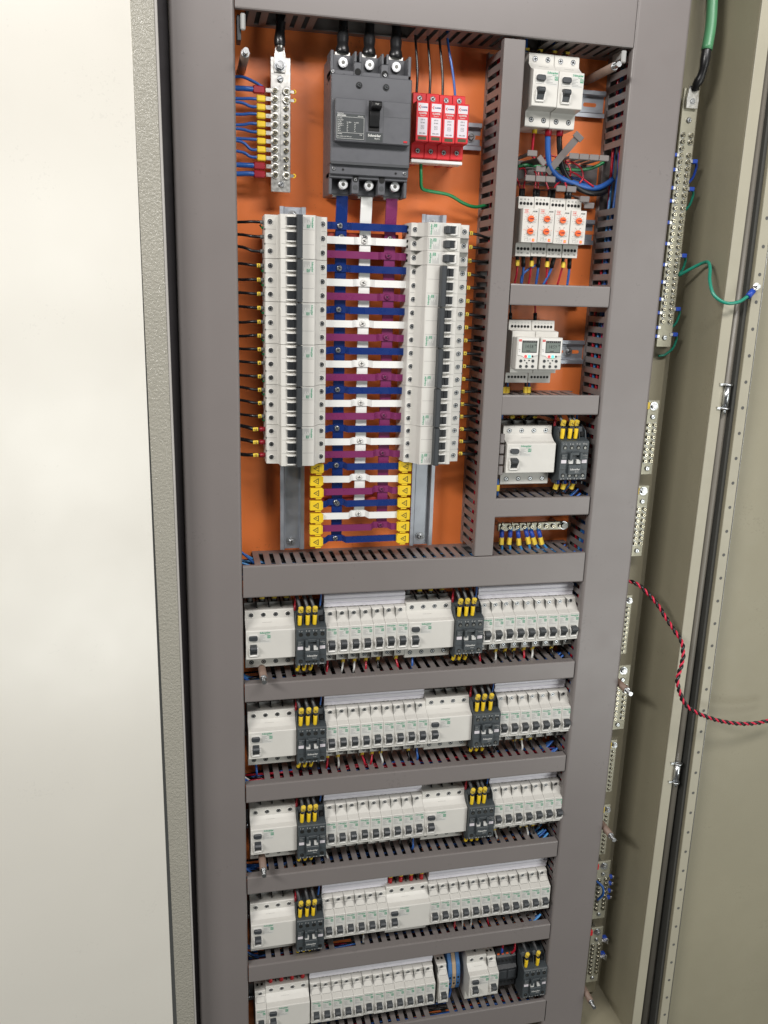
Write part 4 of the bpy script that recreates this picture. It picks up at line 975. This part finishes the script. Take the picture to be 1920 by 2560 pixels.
# four pole residual breaker and contactor of the small section
t = RCD4.put((384.4, 0, 777), 'wide white residual breaker beside the small contactor in the right section', 'wide white residual current breakers'); t.scale = (1.065, 1, .98)
for k, x in enumerate((390, 405, 423, 441)):
    wire(f'{"blue" if k == 0 else "yellow-tagged black"} cable into the right section wide breaker, {ORD[k]} from left', [(x + 2, -24, 855), (x, -26, 842), (x, -26, 822)], 2.8, 'cable_blue' if k == 0 else 'cable_black', 'cables above the right section breaker',
         tags=[((x, -30, 833), (0, -.3, 1), 4.2, 3, '')] if k else (), sleeve='sleeve_grey', sl=7)
for k, x in enumerate((372.5,)):
    t = thing('slotted_strip', 'four grey finger tips of the middle duct beside the wide residual breaker', 'wiring duct', (374, -66, 752))
    for i in range(4): part('finger_tip', MB().m('duct_plastic').box(0, 7, -4, 0, 16 * i, 16 * i + 13.5, .8), t)
CON.put((465.5, 0, 777), 'dark grey contactor right of the wide residual breaker in the right section', 'dark grey contactors')
s_ = MB().m('print_white').quad(-.1, .1, 0, 0, .1)
contactor_wires(463.5, 778, 'in the right section', bottom=False, red=True, blue=False)
wire('black cable arching from the wide residual breaker to the small contactor', [(425, -36, 830), (436, -42, 838), (452, -44, 838), (468, -50, 832)], 2.6, 'cable_black')
wire('thin blue wire right of the small contactor sleeves', [(506, -34, 850), (505, -40, 836), (503, -50, 822)], 1.5, 'cable_blue')
for k in range(3):
    X = (473, 485, 499)[k]
    wire(f'yellow-tagged black cable below the small contactor, {ORD[k]} from left', [(X - 8, -40, 706), (X - 4, -52, 718), (X - 1, -60, 730), (X + 1, -62, 744)], 2.7, 'cable_black', 'cables below the small contactor', tags=[((X - 1, -60, 731), (.15, -.2, 1), 3.8, 9, '')], sleeve='lug_blue', sl=8)
wire('blue wire with yellow tag below the wide residual breaker in the right section', [(382, -50, 716), (381, -52, 730), (380, -52, 742)], 2.4, 'cable_blue', tags=[((380.5, -53, 729), (0, 0, 1), 3.4, 9, '')])

# terminal bar of the small section
t = thing('terminal_bar', 'short horizontal screw terminal bar above the wide middle duct', 'terminal bar', (450, -30, 661.5))
part('bar', MB().m('bar_tin').box(-57, 54, -6, 0, -6.4, 6.4, .5).box(54, 62, -4, 0, -4, 4, .3), t)
for i in range(9):
    q = MB(); q.m('zinc').cyl((-50.5 + 12.0 * i, -6, 0), 4.2, -.6, n=14); screw(q, -50.5 + 12.0 * i, -6.6, 0, 3.6, 'brass_screw', h=2.4); part('screw', q, t)
q = MB(); q.m('zinc').cyl((51, -6, .5), 6.6, -1, n=20).m('dark_screw').cyl((51, -7, .5), 5.4, -4.5, n=6, smooth=False); part('bolt', q, t)
part('standoff', MB().m('zinc').cyl((-50, 0, 0), 4, 29.5, n=8).cyl((45, 0, 0), 4, 29.5, n=8), t)
F_ = lambda px, py, y: at(1180 + px / 3.072, 960 + py / 3.072, y)
for k, (a, b_, c, d) in enumerate((((230, 1100), (228, 1160), (226, 1210), (232, 1280)), ((305, 1100), (292, 1160), (286, 1210), (296, 1280)), ((362, 1105), (356, 1160), (360, 1215), (395, 1300)), ((418, 1100), (420, 1150), (432, 1205), (448, 1280)), ((455, 1100), (460, 1150), (478, 1210), (530, 1290)), ((505, 1100), (518, 1150), (532, 1210), (610, 1300)))):
    pts = [tuple(F_(*d, -38)), tuple(F_(*c, -40)), tuple(F_(*b_, -38)), tuple(F_(*a, -36))]
    dd = Vector(pts[2]) - Vector(pts[1])
    wire(f'yellow-tagged blue wire under the short terminal bar, {ORD[k]} from left', pts, 2.0, 'cable_lightblue', 'blue wires on the short terminal bar', tags=[(Vector(pts[1]) + dd * .1, dd, 3.7, 12, '')])
    q = part('sleeve', MB().m('lug_blue').tube([(0, 0, 0), tuple(dd.normalized() * 12)], 3.6, 8, False), LAST[0]); q.location = (Vector(pts[1]) + dd * .55 - LAST[1]) * K
    q = part('bare_strand', MB().m('brass_screw').tube([(0, 0, 0), (0, -2, 9)], 1.2, 6, False), LAST[0]); q.location = (Vector(pts[3]) - LAST[1]) * K

# ================================================================== STUDS
for u, x, z, l_, n_ in ((0, 11.3, 1281.5, -100, 'at the top left above the neutral cables'), (1, 493.2, 1305.1, -100, 'at the top right beside the breakers'), (2, 27.5, 459.9, -100, 'under the left end of the first long row'), (3, 25, 135.3, -100, 'under the left end of the third long row'),
                        (4, 612.8, 394.1, -100, 'right of the panel, upper of three'), (5, 613, 123.2, -100, 'right of the panel, middle of three'), (6, 611, -222.9, -100, 'right of the panel, lowest of three')):
    t = thing('threaded_stud', f'brown-sleeved threaded stud {n_}', 'stud', (x, 0, z), 'long threaded studs')
    part('sleeve', MB().m('brown_sleeve').cyl((0, 0, 0), 5.6, -86, n=16), t)
    b = MB().m('steel').cyl((0, -86, 0), 4.9, -1.5, n=16)
    for i in range(9): b.cyl((0, -87.5 - 1.4 * i, 0), 3.5, -.7, r2=3.0, n=12).cyl((0, -88.2 - 1.4 * i, 0), 3.0, -.7, r2=3.5, n=12)
    part('thread', b, t)

# small clips in the upper corners
single('corner_clip', MB().m('handle_grey').box(-4, 1, -64, -40, -26, 2, .4).m('grey_top').box(0, 6, -70, -66, -16, 3, 1.5), 'small grey metal clip in the top left corner under the top duct', 'clip', 'corner clips', (7, 0, 1327))
single('corner_clip', MB().m('grey_top').box(0, 3, -66, -40, -6, 4, .4).box(-1, 6, -70, -66, -12, 4, 1.5), 'small grey metal clip in the top right corner under the top duct', 'clip', 'corner clips', (512, 0, 1327))

# ================================================================== EARTH BARS ON THE RIGHT
def earthbar(x0, x1, z0, z1, n, label, single_row=False, head=True, ytag=None, y=-25):
    t = thing('earth_bar', label, 'terminal bar', ((x0 + x1) / 2, y, z0), 'screw terminal bars right of the panel'); w = (x1 - x0) / 2; h = z1 - z0
    part('bar', MB().m('bar_tin').box(-w, w, 0, 4, 0, h, .5), t)
    part('standoff', MB().m('zinc').cyl((0, 4, 12), 4, -y - 4.4, n=8).cyl((0, 4, h - 12), 4, -y - 4.4, n=8), t)
    top = h
    q = MB(); bolt(q, 0 if not single_row else 1, 0, h - (9 if n < 20 else 18), min(w * .6, 5), 4); part('bolt', q, t)
    if n < 20: top = h - 9 - (16 if not single_row else 8)
    else:
        top = h - 62
    if not single_row:
        q = MB(); screw(q, 0, 0, h - (26 if n < 20 else 42), 4, 'zinc', 'slot', 2.6); part('screw', q, t)
        q = MB(); screw(q, 0, 0, 10 if n < 20 else 14, 4, 'zinc', 'slot', 2.6); part('screw', q, t)
        za, zb = h - (39 if n < 20 else 62), (22 if n < 20 else 38)
        xs = (-w * .52, w * .52)
    else: za, zb, xs = h - 22, 6, (0,)
    for i in range(n):
        z = za + (zb - za) * i / (n - 1)
        for x in xs:
            if n > 20 and i == 2 and x > 0: continue
            q = MB(); q.m('zinc').cyl((x, 0, z), min(4.2, w * .42), -.7, n=12); screw(q, x, -.7, z, min(3.6, w * .36), 'brass_screw', h=2.6); part('screw', q, t)
    if ytag: part('lug_sleeve', MB().m(ytag).box(-w - 7, -w + 2, -3, 3, h - 14, h - 3, .8), t)
    return t
earthbar(634.5, 658.6, 939, 1302.5, 30, 'long earth bar with two columns of screws at the upper right')
earthbar(631.5, 650.8, 738.5, 857, 7, 'upper of two short earth bars right of the panel', ytag='tag_yellow')
earthbar(629, 649.2, 601.5, 720.5, 7, 'lower of two short earth bars right of the panel', ytag='tag_yellow')
earthbar(628, 640.8, 429, 534, 10, 'narrow screw bar below the red and black braided cable start', True)
earthbar(626, 652, 287, 407.5, 7, 'wide screw bar beside the upper right stud', ytag='tag_yellow')
earthbar(629, 642, 165, 267, 10, 'narrow screw bar with yellow sleeve under the upper right stud', True, ytag='tag_yellow')
earthbar(629, 643, 37, 139, 10, 'narrow screw bar beside the middle right stud', True, ytag='tag_yellow')
earthbar(630, 656, -101, 21.5, 8, 'wide screw bar with blue lugs near the bottom right', ytag='red_plastic')
earthbar(632, 656, -243, -121, 8, 'lowest screw bar with loose strands at the bottom right', ytag='red_plastic')
g = 'small blue lugs on the earth bars'
k = 0
for z in [1213, 1193, 1168, 1150, 1120, 1090, 1060, 1035, 1010, 990, 968, 955]:
    q = MB().m('lug_blue').box(-10, -1, -2, 5, -2.6, 2.6, .6); q.m('tin').box(-2, 3, -1, 0, -2, 2)
    single('blue_lug', q, f'small blue lug on the left edge of the long earth bar, {ORD[k]} from the top', 'cable lug', g, (634, -26, z)); k += 1
for k, z in enumerate((1206, 1168, 1074, 996, 958)):
    t = thing('lug_cable', f'blue-lugged green wire right of the long earth bar, {ORD[k]} from top', 'cable', (659, -25, z), g)
    part('lug', MB().m('lug_blue').box(1, 9, -2, 5, -3, 3, .8).m('tin').box(-4, 2, -1, 0, -2.2, 2.2), t)
    part('insulation', MB().m('cable_teal' if k else 'lug_blue').tube([(8, 2, 0), (13, 8, -8), (12, 14, -22), (2, 18, -32), (-8, 20, -34)], 2.0, 8), t)
for k, z in enumerate((-22, -36, -52, -66)):
    q = MB().m('lug_blue').box(0, 7, 0, 6, -3.4, 3.4, 1); q.m('tin').box(6, 10, 0, 3, -2.4, 2.4, .5).box(-4, 1, -1, 0, -2, 2)
    single('blue_lug', q, f'blue lug at the right edge of the wide lower bar, {ORD[k]} from top', 'cable lug', g, (657, -24, z + 6))
for k, z in enumerate((-150, -186)):
    q = MB().m('lug_blue').box(1, 10, 0, 8, -6, 3, 1)
    q.m('tin')
    for i in range(5): q.tube([(-3, -2, i - 2), (4, -4, 2 * i - 4), (10, -6, 3 * i - 8)], .4, 4)
    single('blue_lug', q, f'frayed strands with blue lug on the lowest right bar, {["upper", "lower"][k]} one', 'cable lug', g, (657, -24, z))
wire('blue wire loop in front of the wide bar near the bottom right', [(628, -30, -14), (636, -40, -20), (638, -40, -36), (632, -34, -52)], 2.2, 'cable_blue')

# thick green earth cable
A5 = lambda px, py, y: tuple(at(1500 + px / 2.457, py / 2.457, y))
t = thing('earth_cable', 'thick pale green earth cable with black heat-shrink above the long earth bar', 'cable', (650, -40, 1300))
o_ = Vector((650, -40, 1300))
part('insulation', MB().m('cable_palegreen').tube([Vector(A5(695, -160, -30)) - o_, Vector(A5(690, 0, -34)) - o_, Vector(A5(680, 160, -38)) - o_, Vector(A5(655, 310, -42)) - o_], 7.6, 16), t)
part('heat_shrink', MB().m('cable_black').tube([Vector(A5(657, 295, -42)) - o_, Vector(A5(640, 400, -42)) - o_, Vector(A5(618, 475, -38)) - o_, Vector(A5(592, 520, -34)) - o_, Vector(A5(585, 545, -30)) - o_], lambda q: 6.4 - .5 * q + .6 * math.sin(q * 13), 14), t)
part('lug', MB().m('tin').prism([(-9, -8), (9, -8), (10, 4), (7, 22), (-7, 22), (-10, 4)], 0, 3, 'y', .6), t).location = (Vector((646.5, -30, 1283)) - o_) * K
L = [A5(485, 1692, -25), A5(560, 1650, -40), A5(630, 1616, -55), A5(665, 1612, -70), A5(676, 1650, -85), A5(675, 1730, -100), A5(700, 1812, -112), A5(770, 1860, -120), A5(850, 1855, -122), A5(915, 1815, -120)]
wire('thin green earth wire looping from the long earth bar to the open door', L, 2.5, 'cable_teal')
t = thing('door_lug', 'blue ring lug screwed to the perforated strip of the door', 'cable lug', L[-1]); d = Vector(A5(962, 1760, -118)) - Vector(L[-1])
part('sleeve', MB().m('lug_blue').tube([d * -.15, d * .55], 4.6, 8, False), t)
part('ring', MB().m('tin').tube([d * .55, d * .85], 2.2, 8, False).cyl(d * 1.0 + Vector((0, 2, 0)), 5.4, -1.4, n=16), t)
part('screw', MB().m('steel').cyl(d * 1.0 + Vector((0, 1, 0)), 3.4, -6, n=6, smooth=False), t)

# red and black braided cable
def C2(px, py, y): return Vector(at(1440 + px / 2.634, 860 + py / 2.634, y))
def C3(px, py, y): return Vector(at(1400 + px / 2.572, 1700 + py / 2.572, y))
P0 = [C2(330, 1556, -50), C2(400, 1580, -62), C2(470, 1640, -72), C2(540, 1720, -85), C2(590, 1800, -98), C2(650, 1890, -112), C2(695, 1960, -125), C2(706, 2050, -135), C2(690, 2130, -140),
      C3(755, 0, -145), C3(770, 80, -148), C3(800, 150, -150), C3(860, 200, -152), C3(950, 240, -150), C3(1050, 268, -146), C3(1150, 281, -142), C3(1250, 279, -138), C3(1337, 262, -134), C3(1420, 235, -130)]
t = thing('braided_cable', 'twisted red and black cable looping across the open right side', 'cable', P0[0])
def dense(P, n):
    E = [P[0] * 2 - P[1]] + P + [P[-1] * 2 - P[-2]]; Q_ = []
    for i in range(1, len(E) - 2):
        for k in range(n):
            t_ = k / n; a, b, c, d = E[i - 1:i + 3]
            Q_.append(.5 * ((2 * b) + (c - a) * t_ + (2 * a - 5 * b + 4 * c - d) * t_ * t_ + (3 * b - a - 3 * c + d) * t_ ** 3))
    return Q_
D_ = dense(P0, 22)
lens = [0]
for a, b in zip(D_, D_[1:]): lens.append(lens[-1] + (b - a).length)
u = (D_[1] - D_[0]).orthogonal().normalized(); fr = []
for i, p in enumerate(D_):
    T_ = (D_[min(i + 1, len(D_) - 1)] - D_[max(i - 1, 0)]).normalized(); u = (u - T_ * u.dot(T_)).normalized(); fr.append((u.copy(), T_.cross(u)))
for nm, mt, off, rr, lab in (('red_strand', 'braid_red', 0, 1.6, 'bright red strands'), ('black_strand', 'cable_black', 180, 2.25, 'black strands')):
    pts = []
    for p, (a, b), l in zip(D_, fr, lens):
        ang = R(off) + l / 16 * 2 * math.pi
        pts.append(p + (a * math.cos(ang) + b * math.sin(ang)) * 1.5 - P0[0])
    part(nm, MB().m(mt).tube(pts, rr, 8, False), t, lab)
for o_ in bpy.data.objects:
    if o_.parent is None and 'label' in o_ and not 4 <= len(o_['label'].split()) <= 16: print('LONG', o_['label'])
from collections import Counter
print([k for k, c in Counter(o_['label'] for o_ in bpy.data.objects if 'label' in o_ and o_.parent is None).items() if c > 1])
print('objects', len(bpy.data.objects), 'top', len([o for o in bpy.data.objects if o.parent is None]))
